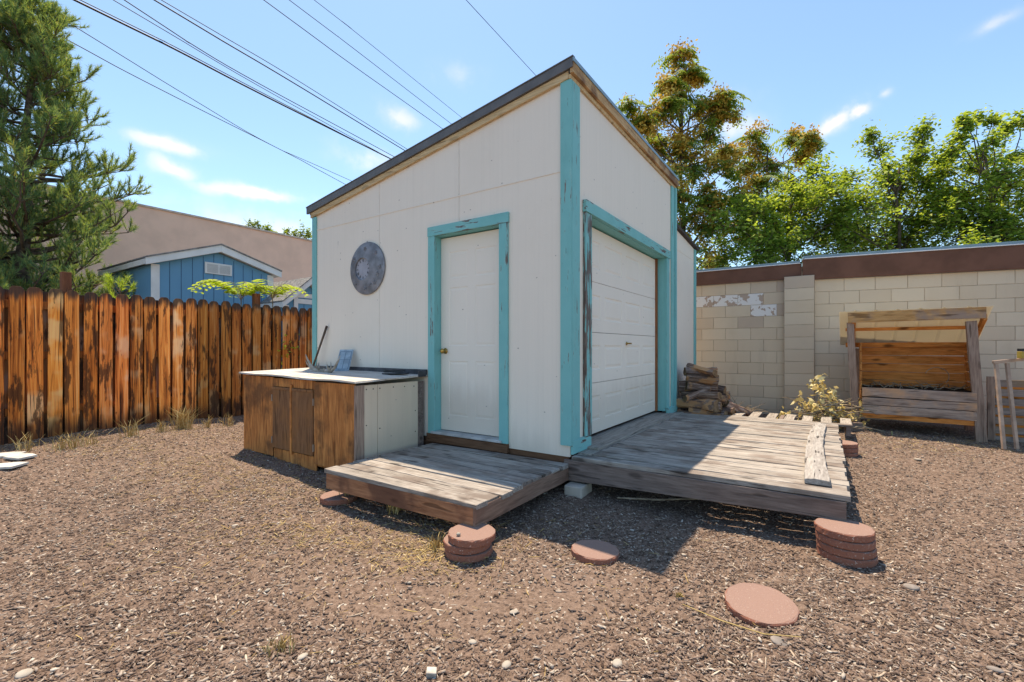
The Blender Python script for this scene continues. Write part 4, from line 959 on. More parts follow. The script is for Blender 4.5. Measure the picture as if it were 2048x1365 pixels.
for k in range(46):
    x_, y_ = random.uniform(.02, dp_ - .12), random.uniform(-w_ + .12, -.1); a_ = random.uniform(0, 6.3); L_ = random.uniform(.06, .22); z_ = .605 + random.uniform(0, .02)
    mb.tube([(x_, y_, z_), (x_ + L_ * .5 * math.cos(a_), y_ + L_ * .5 * math.sin(a_), z_ + random.uniform(0, .05)), (x_ + L_ * math.cos(a_ + .4), y_ + L_ * math.sin(a_ + .4), z_ + random.uniform(0, .09))], [.006, .005, .002], 5)
mb.tube([(.2, -.84 + .12 * math.cos(t), .66 + .12 + .12 * math.sin(t)) for t in np.linspace(.3, 3.9, 14)], .004, 5)
tw = mb.build('twigs', twig_m, sh)

# slatted panel
sp2 = thing('slatted_panel', 'old grey slatted wooden panel leaning upright right of the shelter', 'panel', S(4.62, -3.56, .06), A - R(2))
for k in range(7):
    mb = MB(); z_ = .07 + k * .118; mb.board((.03, 0, z_), (.03, -1.25, z_ - .004), .022, .088, (0, 0, 1), 8, .003, .002); mb.build('slat', slat_wood, sp2, .003)
for y_ in (-.03, -.64, -1.22):
    mb = MB(); mb.board((-.0, y_, -.04), (-.0, y_ + .01, .86), .07, .03, (1, 0, 0), 6, .003); mb.build('upright', post_wood, sp2, .003)
mb = MB(); mb.box(.06, .08, -1.25, .0, .02, .80); mb.build('backing_board', shelter_orange, sp2)

# tan stand
st_ = thing('wooden_stand', 'tan stand with two slanting legs and a crossbar in front of the slatted panel', 'stand', P(2010, 890, 5.35), 0)
st_.location.z = G(5.7, 5.35)
b_ = P(2010, 890, 5.35)
def loc(px, py, d): p = P(px, py, d); return (p.x - st_.location.x, p.y - st_.location.y, p.z - st_.location.z)
for (a, b) in (((1992, 727), (2008, 897)), ((2014, 727), (2034, 897))):
    mb = MB(); p1 = loc(*b, 5.30); p1 = (p1[0], p1[1], min(p1[2], .02)); mb.board(loc(*a, 5.5), p1, .040, .025, (0, 1, 0), 6, .001); mb.build('leg', tan_pole, st_, .003)
mb = MB(); mb.board(loc(1986, 725, 5.5), loc(2120, 712, 5.45), .03, .035, (0, 0, 1), 6, .001); mb.build('crossbar', tan_pole, st_, .003)
mb = MB(); p = loc(2044, 712, 5.40); mb.box(p[0] - .03, p[0] + .10, p[1] - .03, p[1] + .03, p[2] - .03, p[2] + .05); cl_ = mb.build('clamp', yellow_m, st_, .004)
mb = MB(); mb.box(p[0] - .028, p[0] + .05, p[1] - .034, p[1] + .03, p[2] + .052, p[2] + .085); mb.build('clamp_grip', black_m, cl_, .004)

# ------------------------------------------------------------------ firewood
def make_log(L, r, split=False):
    q = MB(); n = 9; rows = 6; V = []; ph = random.uniform(0, 6); flat = random.uniform(.35, .9)
    prof = [r * random.uniform(.82, 1.15) * (flat if (k in (0, 1, 8) and split) else 1) for k in range(n)]
    for i in range(rows + 1):
        t = i / rows
        for k in range(n):
            a_ = 2 * math.pi * k / n + ph; rr_ = prof[k] * (1 + random.uniform(-.07, .07)); bow = .018 * math.sin(t * 3.14 + ph); V.append((rr_ * math.cos(a_) + bow, rr_ * math.sin(a_) * .95, (t - .5) * L + random.uniform(-.006, .006)))
    Fc = [(i * n + k, i * n + (k + 1) % n, (i + 1) * n + (k + 1) % n, (i + 1) * n + k) for i in range(rows) for k in range(n)]
    q.add(V, Fc); q.cur = 1; q.f += [tuple(range(n))[::-1], tuple(range(rows * n, rows * n + n))]; q.mi += [1, 1]
    return q
rows_ = [(.02, 5, 0.0, .72, 'bottom layer'), (.13, 5, -.01, .66, 'second layer'), (.24, 5, .02, .60, 'third layer'), (.35, 5, .03, .54, 'fourth layer'), (.46, 4, .07, .48, 'fifth layer'), (.57, 4, .08, .46, 'sixth layer'), (.68, 3, .14, .40, 'top layer')]
ordn = ['frontmost log', 'second log from the front', 'third log from the front', 'fourth log from the front', 'rearmost log']
for (z_, n, du, L_, nm) in rows_:
    for k in range(n):
        r_ = random.uniform(.056, .092); q = make_log(L_ * random.uniform(.62, 1.12), r_, random.random() < .35); o = q.build('firewood_log', [log_m, log_end], None, smooth=False)
        L2 = L_; o.location = S(3.42 + du + k * .135 + random.uniform(-.03, .03), -.035 - L2 / 2 - random.uniform(0, .10), .20 + z_ + r_ * .5 + random.uniform(-.03, .02))
        o.rotation_euler = Euler((R(90) + random.uniform(-.16, .16), random.uniform(-3, 3), A + random.uniform(-.5, .5)))
        t = random.uniform(.9, 2.6); pal = random.choice(((1, 1, 1.05), (1.1, 1.15, 1.3), (1.2, 1.3, 1.5), (1.5, 1.1, .8), (.6, .6, .65))); o.color = (t * pal[0], t * pal[1], t * pal[2], 1)
        idx_ = ordn[k] if k < n - 1 or n == 5 else ('rearmost log')
        tag(o, '%s, %s of the firewood pile' % (idx_, nm), 'firewood', 'split logs stacked against the shed')

for (u_, s_, z_, L_, r_, yw, pt, lb) in ((3.36, -.36, .30, .62, .075, .10, .0, 'large grey log lying lowest in front of the firewood pile'), (3.38, -.34, .46, .60, .07, -.08, .05, 'long pale split log resting across the front of the firewood pile'),
        (3.42, -.30, .62, .42, .062, .75, .30, 'grey log tipped at an angle against the middle of the firewood pile'), (3.57, -.34, .95, .42, .072, -.25, -.22, 'thick grey log lying slanted on the crown of the firewood pile'),
        (3.80, -.78, .40, .40, .06, 1.1, .5, 'short brown log propped on the right flank of the firewood pile'), (3.70, -.80, .27, .36, .065, 1.4, .1, 'stubby log at the right foot of the firewood pile'), (3.92, -.60, .42, .34, .055, .9, .5, 'thin log leaning high on the right flank of the firewood pile'),
        (3.84, -.30, .92, .40, .06, .35, .05, 'brown log lying loose at the upper right of the firewood pile')):
    o = make_log(L_, r_, True).build('firewood_log', [log_m, log_end], None); o.location = S(u_, s_, z_); o.rotation_euler = Euler((R(90) + pt, random.uniform(-3, 3), A + yw)); t = random.uniform(1.3, 2.4); o.color = (t, t * 1.02, t * 1.12, 1)
    tag(o, lb, 'firewood', 'split logs stacked against the shed')

# ------------------------------------------------------------------ foliage helpers
def rand_rot(n):
    q = rng.normal(size=(n, 4)); q /= np.linalg.norm(q, axis=1)[:, None]; a, b, c, d = q.T
    return np.stack([1 - 2 * (c * c + d * d), 2 * (b * c - a * d), 2 * (b * d + a * c), 2 * (b * c + a * d), 1 - 2 * (b * b + d * d), 2 * (c * d - a * b), 2 * (b * d - a * c), 2 * (c * d + a * b), 1 - 2 * (b * b + c * c)], -1).reshape(n, 3, 3)
def leaves_obj(name, C, size, mat, parent, aspect=.5, flat=.0):
    n = len(C); sz = size * rng.uniform(.6, 1.3, n); Rm = rand_rot(n)
    if flat:                                        # bias leaf planes toward level
        Rm2 = Rm.copy(); a = rng.uniform(0, 2 * np.pi, n); up = np.stack([rng.normal(0, .5, n), rng.normal(0, .5, n), np.ones(n)], -1); up /= np.linalg.norm(up, axis=1)[:, None]
        x_ = np.stack([np.cos(a), np.sin(a), rng.normal(-.2, .3, n)], -1); x_ -= (x_ * up).sum(1)[:, None] * up; x_ /= np.linalg.norm(x_, axis=1)[:, None]; y_ = np.cross(up, x_)
        Rm = np.stack([x_, y_, up], -1)
    base = np.array([(-.5, 0, 0), (-.1, -aspect * .5, .06), (.5, 0, -.03), (-.1, aspect * .5, .06)])
    V = (Rm[:, None] @ base[None, :, :, None])[..., 0] * sz[:, None, None] + C[:, None, :]
    Fc = np.arange(n * 4).reshape(n, 4)
    return np_obj(name, V.reshape(-1, 3), Fc, mat, parent)
def wander(p0, p1, n, amp):
    p0 = np.array(p0); p1 = np.array(p1); L = np.linalg.norm(p1 - p0); t = np.linspace(0, 1, n)[:, None]
    off_ = np.cumsum(rng.normal(0, amp * L / n, (n, 3)), 0); off_ -= t * off_[-1]; return p0 + (p1 - p0) * t + off_
def clump_tree(name, label, base, crown_pts, trunk_top, leaf, mat, per, twig_len=1.0, trunk_r=.09, seeds=None, upb=.3, kind='leaf', group=None, rows=None):
    """crown_pts: [(centre, radius)], limbs run from the trunk to every centre and break into leafy twigs"""
    t = thing(name, label, 'tree', base, 0, group); B = np.array(base); loc_ = lambda p: np.array(p) - B
    tq = MB(); tt = loc_(trunk_top); tr = wander((0, 0, -.1), tt, 9, .12); tq.tube([Vector(p) for p in tr], [trunk_r * (1 - .6 * i / 8) for i in range(9)], 8)
    L_, S_, W_f = [], [], []
    for (c, r_) in crown_pts:
        c = loc_(c); h = np.clip((c[2] - r_ * 1.5) / max(tt[2], .1), .15, .97); k = h * 8; i = int(k); a0 = tr[min(i, 8)]
        br = wander(a0, c, 6, .25); tq.tube([Vector(p) for p in br], [trunk_r * .38 * (1 - .7 * q / 5) for q in range(6)], 5)
        r_ = r_ * rng.uniform(.95, 1.45); nt_ = max(4, int(rng.uniform(7, 14) * per)) 
        for _ in range(nt_):
            d = rng.normal(size=3); d[2] += upb; d /= np.linalg.norm(d); e = c + d * r_ * (rng.uniform(.5, 1.1) if rng.random() < .7 or kind == 'frond' else rng.uniform(1.1, 1.9))
            st = c + rng.normal(0, r_ * .12, 3); tw_ = wander(st, e, 5, .3); tq.tube([Vector(p) for p in tw_], [.010, .008, .006, .005, .003], 4, cap=False)
            if kind == 'leaf':
                n = int(24 * per * (r_ / .5) ** .8); m_ = rng.random(n) ** .5; pts = st + (e - st) * m_[:, None] + rng.normal(0, .05 + r_ * .09, (n, 3)); L_.append(pts)
            else:                                   # long compound leaves hanging round the twig
                for f_ in range(2):
                    p = st + (e - st) * rng.uniform(.4, 1); a = rng.uniform(0, 2 * np.pi); fl = rng.uniform(.28, .5); m_ = 9
                    s_ = np.linspace(.1, 1, m_); dx = np.array([np.cos(a), np.sin(a), 0]); ax = np.array([-np.sin(a), np.cos(a), 0])
                    rach = p + dx * (s_ * fl)[:, None] + np.array([0, 0, 1]) * (s_ * .12 - s_ ** 2 * .30)[:, None] * fl * 2
                    for side in (-1, 1):
                        W_f.append((rach, ax * side, fl))
            if seeds and rng.random() < seeds:
                n = 110; S_.append(e + rng.normal(0, .10, (n, 3)) - np.array([0, 0, .05]))
    tq.build('trunk', bark_m, t, smooth=True)
    if kind == 'leaf' and L_:
        leaves_obj('crown', np.concatenate(L_), leaf, mat, t, .55, .6)
    if W_f:
        V = []; 
        for (rach, ax, fl) in W_f:
            w0 = rach; L__ = leaf; dn = np.array([0, 0, -1]) * rng.uniform(.25, .8); d = ax + dn; d /= np.linalg.norm(d); fw = rach[-1] - rach[0]; fw /= np.linalg.norm(fw)
            a = w0; c = w0 + (d + rng.normal(0, .15, w0.shape)) * L__; m_ = (a + c) / 2 - fw * 0; b = w0 + d * L__ * .35 + fw * L__ * .17; e = w0 + d * L__ * .35 - fw * L__ * .17
            V.append(np.stack([a, b, c, e], 1).reshape(-1, 3))
        V = np.concatenate(V); np_obj('crown', V, np.arange(len(V)).reshape(-1, 4), mat, t)
    if S_: leaves_obj('seed_clusters', np.concatenate(S_), .078, seed_m, t, .6)
    return t
def C(px, py, d, rpx): return (tuple(P(px, py, d)), rpx * d / F)

# two trees of heaven
D1 = 11.5
cl1 = [(1355, 122, 26), (1340, 165, 26), (1385, 150, 20), (1335, 215, 26), (1365, 195, 24), (1405, 215, 22), (1262, 212, 26), (1290, 245, 30), (1258, 250, 20), (1452, 200, 26), (1438, 240, 28), (1420, 275, 38), (1330, 280, 34), (1365, 300, 36), (1305, 310, 30), (1460, 300, 26),
       (1390, 345, 44), (1445, 345, 34), (1335, 350, 32), (1360, 400, 38), (1420, 400, 42), (1465, 395, 30), (1390, 445, 38), (1440, 455, 38), (1385, 500, 38), (1430, 520, 38), (1300, 400, 40), (1340, 470, 40)]
clump_tree('ailanthus_tree', 'tall tree with rusty orange seed clusters rising directly behind the cream shed', P(1385, 900, D1) * 1 - Vector((0, 0, P(1385, 900, D1).z)), [C(a, b, D1 + rng.uniform(-.5, .8), r * .72) for a, b, r in cl1], P(1362, 190, D1), .15, ail_m, 1.25, seeds=.48, trunk_r=.07, kind='frond')
cl2 = [(1508, 272, 20), (1520, 305, 26), (1492, 335, 20), (1592, 275, 20), (1622, 280, 18), (1600, 310, 22), (1550, 335, 30), (1520, 365, 30), (1580, 365, 30), (1500, 400, 30), (1550, 410, 34), (1610, 395, 30), (1500, 450, 34), (1545, 470, 34)]
clump_tree('ailanthus_tree', 'shorter rusty orange and green tree between the tall orange tree and the green trees', P(1540, 900, 12.5) - Vector((0, 0, P(1540, 900, 12.5).z)), [C(a, b, 12.5 + rng.uniform(-.4, .6), r * .75) for a, b, r in cl2], P(1535, 300, 12.5), .15, ail_m, 1.1, seeds=.42, trunk_r=.05, kind='frond')
# green trees behind the block building
def mass(x0, x1, ytop, ybot, step, r_):
    o_ = []; y = ybot
    while y > min(ytop(x) for x in (x0, (x0 + x1) / 2, x1)):
        x = x0 + random.uniform(0, step)
        while x < x1:
            if y > ytop(x): o_.append((x + random.uniform(-12, 12), y + random.uniform(-10, 10), r_ * random.uniform(.8, 1.2)))
            x += step
        y -= step * .8
    return o_
m1 = mass(1425, 1700, lambda x: 400 - max(0, (x - 1580)) * .25, 520, 42, 30) + [(1625, 345, 22), (1645, 375, 26), (1690, 360, 20), (1590, 390, 24)]
m2 = mass(1690, 1870, lambda x: 385, 515, 42, 30) + [(1745, 272, 15), (1757, 300, 18), (1768, 335, 22), (1775, 365, 24), (1850, 262, 15), (1840, 290, 18), (1838, 320, 24), (1880, 330, 22), (1800, 365, 22), (1860, 365, 26), (1822, 350, 22), (1725, 395, 24)]
m3 = mass(1860, 2120, lambda x: 400 - max(0, x - 1940) * .35, 505, 42, 30) + [(1932, 248, 13), (1955, 243, 14), (1985, 245, 12), (1920, 275, 16), (1905, 305, 20), (1890, 345, 24), (2040, 245, 14), (2010, 262, 15), (1985, 285, 18), (1965, 310, 20), (1945, 345, 22), (2020, 320, 16), (2050, 312, 18), (2000, 350, 24), (2060, 345, 26), (2090, 320, 26)]
for (m_, px, dd, tp, lb) in ((m1, 1580, 11.2, 400, 'bushy light green tree just right of the orange trees'), (m2, 1800, 11.0, 330, 'green tree with two upright leafy shoots above the block wall'), (m3, 1970, 10.2, 320, 'green tree with arching leafy branches at the right edge above the block wall')):
    b0 = P(px, 900, dd); b0.z = 0
    clump_tree('green_tree', lb, b0, [C(a, b, dd + rng.uniform(-.9, .9), r) for a, b, r in m_], P(px, tp, dd), .10, elm_m, 1.7, trunk_r=.06, upb=.25, group='green trees behind the block building')
# tree tops beyond the tan house
fb = S(2, 28); fb.z = 0
clump_tree('distant_tree', 'dark green treetops just showing over the tan house roof', fb, [C(a, b, 27, r) for a, b, r in ((505, 452, 9), (520, 462, 9), (535, 462, 9), (545, 470, 8), (590, 470, 8), (605, 470, 12), (618, 475, 14), (575, 465, 5), (640, 480, 16), (560, 480, 14), (500, 465, 12))], P(560, 470, 27), .16, ail_m, 1.0, trunk_r=.12)

# pine
def pine():
    D = 9.4; b = P(45, 900, D); b.z = 0
    t = thing('pine_tree', 'big shaggy pine with upswept needle tufts behind the left end of the fence', 'tree', b); B = np.array(b)
    tq = MB(); top = np.array(P(62, 30, D)) - B; tr = wander((0, 0, -.1), top, 14, .05); tq.tube([Vector(p) for p in tr], [.15 * (1 - .85 * i / 13) for i in range(14)], 8)
    NV = []; half = lambda z: None
    def reach(z):                       # crown radius against height of the photographed outline
        return float(np.interp(z, [0.8, 1.6, 2.6, 3.2, 4.0, 4.7, 5.2, 6.0, 7.0, 7.8, 8.4], [2.1, 2.2, 2.1, 1.9, 1.6, 1.95, 1.1, .95, .85, .42, .12]))
    def tuft(p, d, L, n):
        d = d / np.linalg.norm(d); along = rng.random(n)[:, None] * L; org = p - d * L * .35 + d * along
        dirs = d * 1.0 + rng.normal(0, .55, (n, 3)); dirs[:, 2] += .25; dirs /= np.linalg.norm(dirs, axis=1)[:, None]
        side = np.cross(dirs, rng.normal(size=(n, 3))); side /= np.linalg.norm(side, axis=1)[:, None]
        ln = rng.uniform(.08, .16, n)[:, None]; w_ = .0055
        NV.append(np.stack([org - side * w_, org + side * w_, org + dirs * ln], 1).reshape(-1, 3))
    z = 1.0
    while z < top[2] - .1:
        for _ in range(7 if z < 2.6 else 5 if z < 4.0 else 3):
            a = rng.uniform(0, 2 * np.pi); r_ = reach(z) * rng.uniform(.55, 1.05); i = min(12, int(z / top[2] * 13)); p0 = tr[i]
            e = p0 + np.array([np.cos(a) * r_, np.sin(a) * r_, r_ * rng.uniform(.1, .65) + (z - p0[2])]); st = np.array([p0[0], p0[1], z]); br = wander(st, e, 7, .14); br[:, 2] -= np.sin(np.linspace(0, np.pi, 7)) * r_ * .08
            tq.tube([Vector(p) for p in br], [.035 * (1 - .75 * q / 6) * (r_ / 2 + .3) for q in range(7)], 5)
            for q in range(2, 7):
                for _2 in range(3 + (q > 4)):
                    dd = rng.normal(size=3); dd[2] = abs(dd[2]) + .5; dd += (br[q] - br[q - 1]) / max(.01, np.linalg.norm(br[q] - br[q - 1])) * .8; dd /= np.linalg.norm(dd); L = rng.uniform(.16, .38); e2 = br[q] + dd * L
                    tq.tube([Vector(br[q]), Vector((br[q] + e2) / 2 + rng.normal(0, .01, 3)), Vector(e2)], [.009, .007, .004], 4, cap=False)
                    tuft(br[q] + dd * L * .5, dd, L * .9, 34); tuft(e2, dd + np.array([0, 0, .4]), .16, 46)
        z += .17 if z < 5 else .13
    for k in range(10):
        d = rng.normal(size=3) * .4; d[2] = 1; d /= np.linalg.norm(d); e2 = top + d * .3; tq.tube([Vector(top - np.array([0, 0, .25])), Vector(e2)], [.012, .004], 4); tuft(e2, d, .3, 90)
    tq.build('trunk', bark_m, t, smooth=True); V = np.concatenate(NV); np_obj('crown', V, np.arange(len(V)).reshape(-1, 3), pine_m, t)
pine()

def frond_plant(name, label, base, n, L, mat, cat='plant'):
    t = thing(name, label, cat, base); V = []; q = MB()
    for k in range(n):
        a = 2 * math.pi * k / n + rng.uniform(-.4, .4); ln = L * rng.uniform(.7, 1.15); m_ = 12; s_ = np.linspace(0, 1, m_); dx = np.array([math.cos(a), math.sin(a), 0]); ax = np.array([-math.sin(a), math.cos(a), 0])
        pth = dx * (s_ * ln)[:, None] + np.array([0, 0, 1]) * (s_ * 1.5 - s_ ** 2 * 1.3)[:, None] * ln; q.tube([Vector(p) for p in pth], [.004] * m_, 4)
        for sd_ in (-1, 1):
            for i in range(2, m_):
                p = pth[i]; ll = .17 * ln / .5 * (1 - .5 * s_[i]); d = ax * sd_ + dx * .35 + np.array([0, 0, -.25]); d /= np.linalg.norm(d); V += [p, p + d * ll * .4 + dx * ll * .26, p + d * ll, p + d * ll * .4 - dx * ll * .26]
    q.tube([(0, 0, -1.9), (0.02, 0, -.9), (0, 0, 0)], [.014, .012, .008], 5); q.build('stem', twig_m, t); V = np.array(V); np_obj('leaves', V, np.arange(len(V)).reshape(-1, 4), mat, t); return t
u_, z_ = on_s(482, 598, FS + .35); 
frond_plant('fern_leaved_sapling', 'bright yellow-green feathery leaves poking over the fence left of its post', S(u_, FS + .35, z_ - .02), 15, .62, frond_m)
u_, z_ = on_s(545, 596, FS + .30); frond_plant('fern_leaved_sapling', 'bright yellow-green feathery leaves poking over the fence right of its post', S(u_, FS + .30, z_ - .02), 15, .60, frond_m)
# low green growth glimpsed through the fence gaps
u_, z_ = on_s(500, 700, FS + .5); bs = S(u_, FS + .55, .15)
clump_tree('shrub', 'light green shrub behind the fence, glimpsed through its gaps', bs, [((bs.x + rng.uniform(-.8, .8), bs.y + rng.uniform(-.2, .9), rng.uniform(.7, 1.4)), .3) for _ in range(12)], (bs.x, bs.y, 1.3), .08, frond_m, .8, trunk_r=.03)
u_, z_ = on_s(240, 590, FS + .9); b0 = S(u_, FS + .9, .15)
q_ = thing('young_pine', 'small bright yellow-green pine shoot between the pine and the blue shed', 'tree', b0)
mb = MB(); mb.tube([(0, 0, -.1), (0, 0, z_ - .2)], [.03, .01], 6); NV = []
for k in range(34):
    a = rng.uniform(0, 6.28); h = z_ - .15 - rng.uniform(-.18, .9); r_ = .12 + (z_ + .05 - h) * .28; r_ = min(r_, .32); e = np.array([math.cos(a) * r_, math.sin(a) * r_, h + .12]); mb.tube([(0, 0, h - .1), Vector(e)], [.008, .004], 4)
    n = 60; d = e - np.array([0, 0, h - .15]); d /= np.linalg.norm(d); dirs = d + rng.normal(0, .5, (n, 3)); dirs /= np.linalg.norm(dirs, axis=1)[:, None]; sd_ = np.cross(dirs, rng.normal(size=(n, 3))); sd_ /= np.linalg.norm(sd_, axis=1)[:, None]; org = e - d * rng.random((n, 1)) * .14
    NV.append(np.stack([org - sd_ * .004, org + sd_ * .004, org + dirs * .10], 1).reshape(-1, 3))
mb.build('trunk', bark_m, q_); NV = np.concatenate(NV); np_obj('crown', NV, np.arange(len(NV)).reshape(-1, 3), frond_m, q_)

# ------------------------------------------------------------------ cut branches beside the shelter
def brush():
    b = P(1655, 840, 6.55); b.z = G(b.x, b.y); t = thing('brush_pile', 'heap of cut branches with wilted yellow leaves left of the shelter', 'branches', b); q = MB(); LV = []
    for k in range(70):
        a = rng.uniform(-.5, .5) + (math.pi if rng.random() < .45 else 0) - .5; L = rng.uniform(.35, .9); p0 = np.array([rng.uniform(-.25, .3), rng.uniform(-.22, .22), rng.uniform(.02, .36)])
        e = p0 + np.array([math.cos(a) * L * .6, math.sin(a) * L * .35, rng.uniform(-.14, .12)]); e[2] = max(e[2], .01)
        pts = wander(p0, e, 6, .2); q.tube([Vector(p) for p in pts], [.011, .010, .008, .006, .005, .003], 5)
        if k % 4 == 0: LV.append(e + rng.normal(0, .06, (18, 3)))
    pts = wander((.22, 0, .1), (-.16, 0, .66), 8, .15); q.tube([Vector(p) for p in pts], [.012] * 4 + [.008, .006, .004, .003], 5)
    for p in pts[3:]: LV.append(p + rng.normal(0, .055, (20, 3)))
    LV.append(np.array([-.25, -.1, .30]) + rng.normal(0, (.13, .06, .07), (60, 3))); LV.append(np.array([-.1, -.15, .1]) + rng.normal(0, (.18, .07, .07), (50, 3)))
    q.build('branches', twig_m, t, smooth=True); leaves_obj('leaves', np.concatenate(LV), .085, dryleaf_m, t, .6)
brush()
b = P(1480, 836, 7.0); t = thing('twig_heap', 'small heap of dry twigs at the foot of the firewood pile', 'twigs', (b.x, b.y, .30)); q = MB()
for k in range(34):
    p0 = np.array([rng.normal(0, .12), rng.normal(0, .05), rng.uniform(.0, .08)]); e = p0 + rng.normal(0, .14, 3); e[2] = abs(e[2]) * .6; q.tube([Vector(p) for p in wander(p0, e, 4, .2)], [.005, .004, .003, .002], 4)
q.build('twigs', twig_m, t)
# block of wood between pallet and shelter
q = MB(); q.board((0, 0, .06), (.24, .05, .06), .09, .12, (0, 0, 1), 4, .006); o = q.build('wood_block', beam_grey, None, .006); b = P(1690, 842, 6.3); o.location = (b.x, b.y, G(b.x, b.y)); tag(o, 'short squared wood block between the pallet and the shelter post', 'wood block')

# ------------------------------------------------------------------ dry grass, straw, stones
def tuft_grass(px, py, d, h, n, label, spread=.09):
    b = P(px, py, d); z0 = G(b.x, b.y); V = []
    for k in range(n):
        a = rng.uniform(0, 6.28); r_ = min(abs(rng.normal(0, spread * .7)), spread * 1.2); x_, y_ = r_ * math.cos(a), r_ * math.sin(a); hh = h * rng.uniform(.4, 1.1); ln = rng.normal(0, .35, 2) * hh; w_ = .0028
        a2 = rng.uniform(0, 6.28); wx, wy = math.cos(a2) * w_, math.sin(a2) * w_
        m_ = (x_ + ln[0] * .35, y_ + ln[1] * .35, hh * .6); e = (x_ + ln[0], y_ + ln[1], hh * .95)
        V += [(x_ - wx, y_ - wy, -.01), (x_ + wx, y_ + wy, -.01), (m_[0] + wx, m_[1] + wy, m_[2]), (m_[0] - wx, m_[1] - wy, m_[2]), (m_[0] - wx, m_[1] - wy, m_[2]), (m_[0] + wx, m_[1] + wy, m_[2]), (e[0] + wx * .2, e[1] + wy * .2, e[2]), (e[0] - wx * .2, e[1] - wy * .2, e[2])]
    o = np_obj('dry_grass_tuft', np.array(V), np.arange(len(V)).reshape(-1, 4), straw_m); o.location = (b.x, b.y, z0)
    return tag(o, label, 'grass', 'dry grass tufts')
for a in [(55, 892, 5.0, .20, 40, 'sparse straw tuft at the far left foot of the fence'), (122, 888, 5.0, .17, 40, 'straw tuft second from the left at the fence foot'), (150, 882, 5.1, .20, 46, 'low straw tuft third from the left at the fence foot'), (182, 880, 5.25, .17, 36, 'straw tuft below the first bright pickets'),
          (262, 862, 5.65, .26, 60, 'upright straw tuft left of the largest clump'), (325, 858, 5.9, .16, 40, 'small straw tuft beside the largest clump on its left'), (365, 852, 6.1, .30, 190, 'largest golden straw clump at the foot of the fence'), (415, 850, 6.3, .18, 40, 'straw tuft on the right of the largest clump'), (457, 845, 6.5, .20, 40, 'straw tuft beside the cabinet end of the fence'), (700, 938, 3.9, .12, 40, 'dry tuft at the cabinet corner by the small deck')]: tuft_grass(*a)
tuft_grass(1360, 1200, 2.38, .028, 50, 'tiny yellow sprig on the mulch left of the near paver', .015)
tuft_grass(560, 1300, 1.95, .05, 70, 'flattened dry tuft in the mulch at the bottom left', .05)
tuft_grass(790, 970, 3.6, .15, 60, 'dry weed under the front edge of the small deck', .06)
tuft_grass(870, 1070, 2.95, .09, 60, 'straw by the left paver stack', .05)
# straw litter
def straw_sampler(N):
    cen = [(-4.3, 5.9, .9, .25), (-3.2, 4.75, .5, .3), (-2.2, 4.1, .5, .25), (-1.0, 3.2, .6, .18), (-.5, 2.9, .2, .15), (-5.0, 5.2, .7, .2), (5.4, 5.6, .9, .3), (-1.0, 3.0, 1.0, .5)]
    k = rng.integers(0, len(cen), N); c = np.array(cen)[k]; return c[:, 0] + rng.normal(0, 1, N) * c[:, 2], np.minimum(c[:, 1] + rng.normal(0, 1, N) * c[:, 3], 8)
scatter_chips('straw_litter', 5200, straw_m, .03, .09, (.03, .06), 'thin yellow straw scattered by the fence, cabinet and small deck', 'straw', straw_sampler, .006, .18)

def stone(px, py, r_, label, m=stone_pale, flat=.45, el=1.25, name='stone', cat='stone'):
    d = H * F / (py - HOR); b = P(px, py, d); q = MB(); n, rws = 12, 6; V = []
    V.append((0, 0, -r_ * flat)); ph = random.uniform(0, 6)
    for i in range(1, rws):
        a_ = -math.pi / 2 + math.pi * i / rws
        for k in range(n):
            t = 2 * math.pi * k / n; rr_ = r_ * math.cos(a_) * (1 + .1 * math.sin(2 * t + ph) + random.uniform(-.05, .05)); V.append((rr_ * math.cos(t) * el, rr_ * math.sin(t), r_ * flat * math.sin(a_)))
    V.append((0, 0, r_ * flat)); Fc = [(0, 1 + (k + 1) % n, 1 + k) for k in range(n)] + [(1 + i * n + k, 1 + i * n + (k + 1) % n, 1 + (i + 1) * n + (k + 1) % n, 1 + (i + 1) * n + k) for i in range(rws - 2) for k in range(n)] + [(1 + (rws - 2) * n + k, 1 + (rws - 2) * n + (k + 1) % n, len(V) - 1) for k in range(n)]
    q.add(V, Fc); o = q.build(name, m, None, smooth=True); o.location = (b.x, b.y, G(b.x, b.y) + r_ * flat * .55); o.rotation_euler = (random.uniform(-.2, .2), random.uniform(-.2, .2), random.uniform(0, 3)); return tag(o, label, cat, 'loose stones on the mulch')
stone(1013, 1327, .019, 'round cream pebble at the bottom centre of the yard'); stone(1235, 1329, .020, 'white oval pebble right of the bottom centre')
stone(156, 1146, .018, 'white pebble in the mulch at the left'); stone(535, 1188, .015, 'off-white pebble in the mulch centre left', ); stone(817, 1165, .014, 'small pale pebble below the left paver stack')
stone(1028, 1222, .020, 'flat pale stone below the single shaded paver', flat=.3); stone(1158, 1103 - 0 + 12, .009, 'tiny white pebble', ) if False else None
stone(1368, 1042 + 70, .014, 'small white stone beside the shadow tip'); stone(1835, 936, .035, 'pale flat stone on the mulch right of the large deck', flat=.3); stone(1560, 1290, .032, 'grey flat stone in the mulch below the near paver', stone_grey, .25)
stone(1822, 1180, .032, 'dark grey stone right of the wide paver stack', stone_grey, .4); stone(945, 1278, .017, 'pale pebble in the mulch at the lower centre'); stone(605, 1320, .018, 'off-white stone at the bottom left centre'); stone(1880, 1260, .017, 'pale pebble at the lower right'); stone(470, 1050, .020, 'pale stone in the mulch below the cabinet', flat=.3)
stone(1990, 1345, .022, 'dark pebble at the bottom right corner', stone_grey); stone(48, 1358, .024, 'white stone at the bottom left corner', flat=.4); stone(1075, 1240, .011, 'tiny brown pebble near the lower centre', stone_grey)
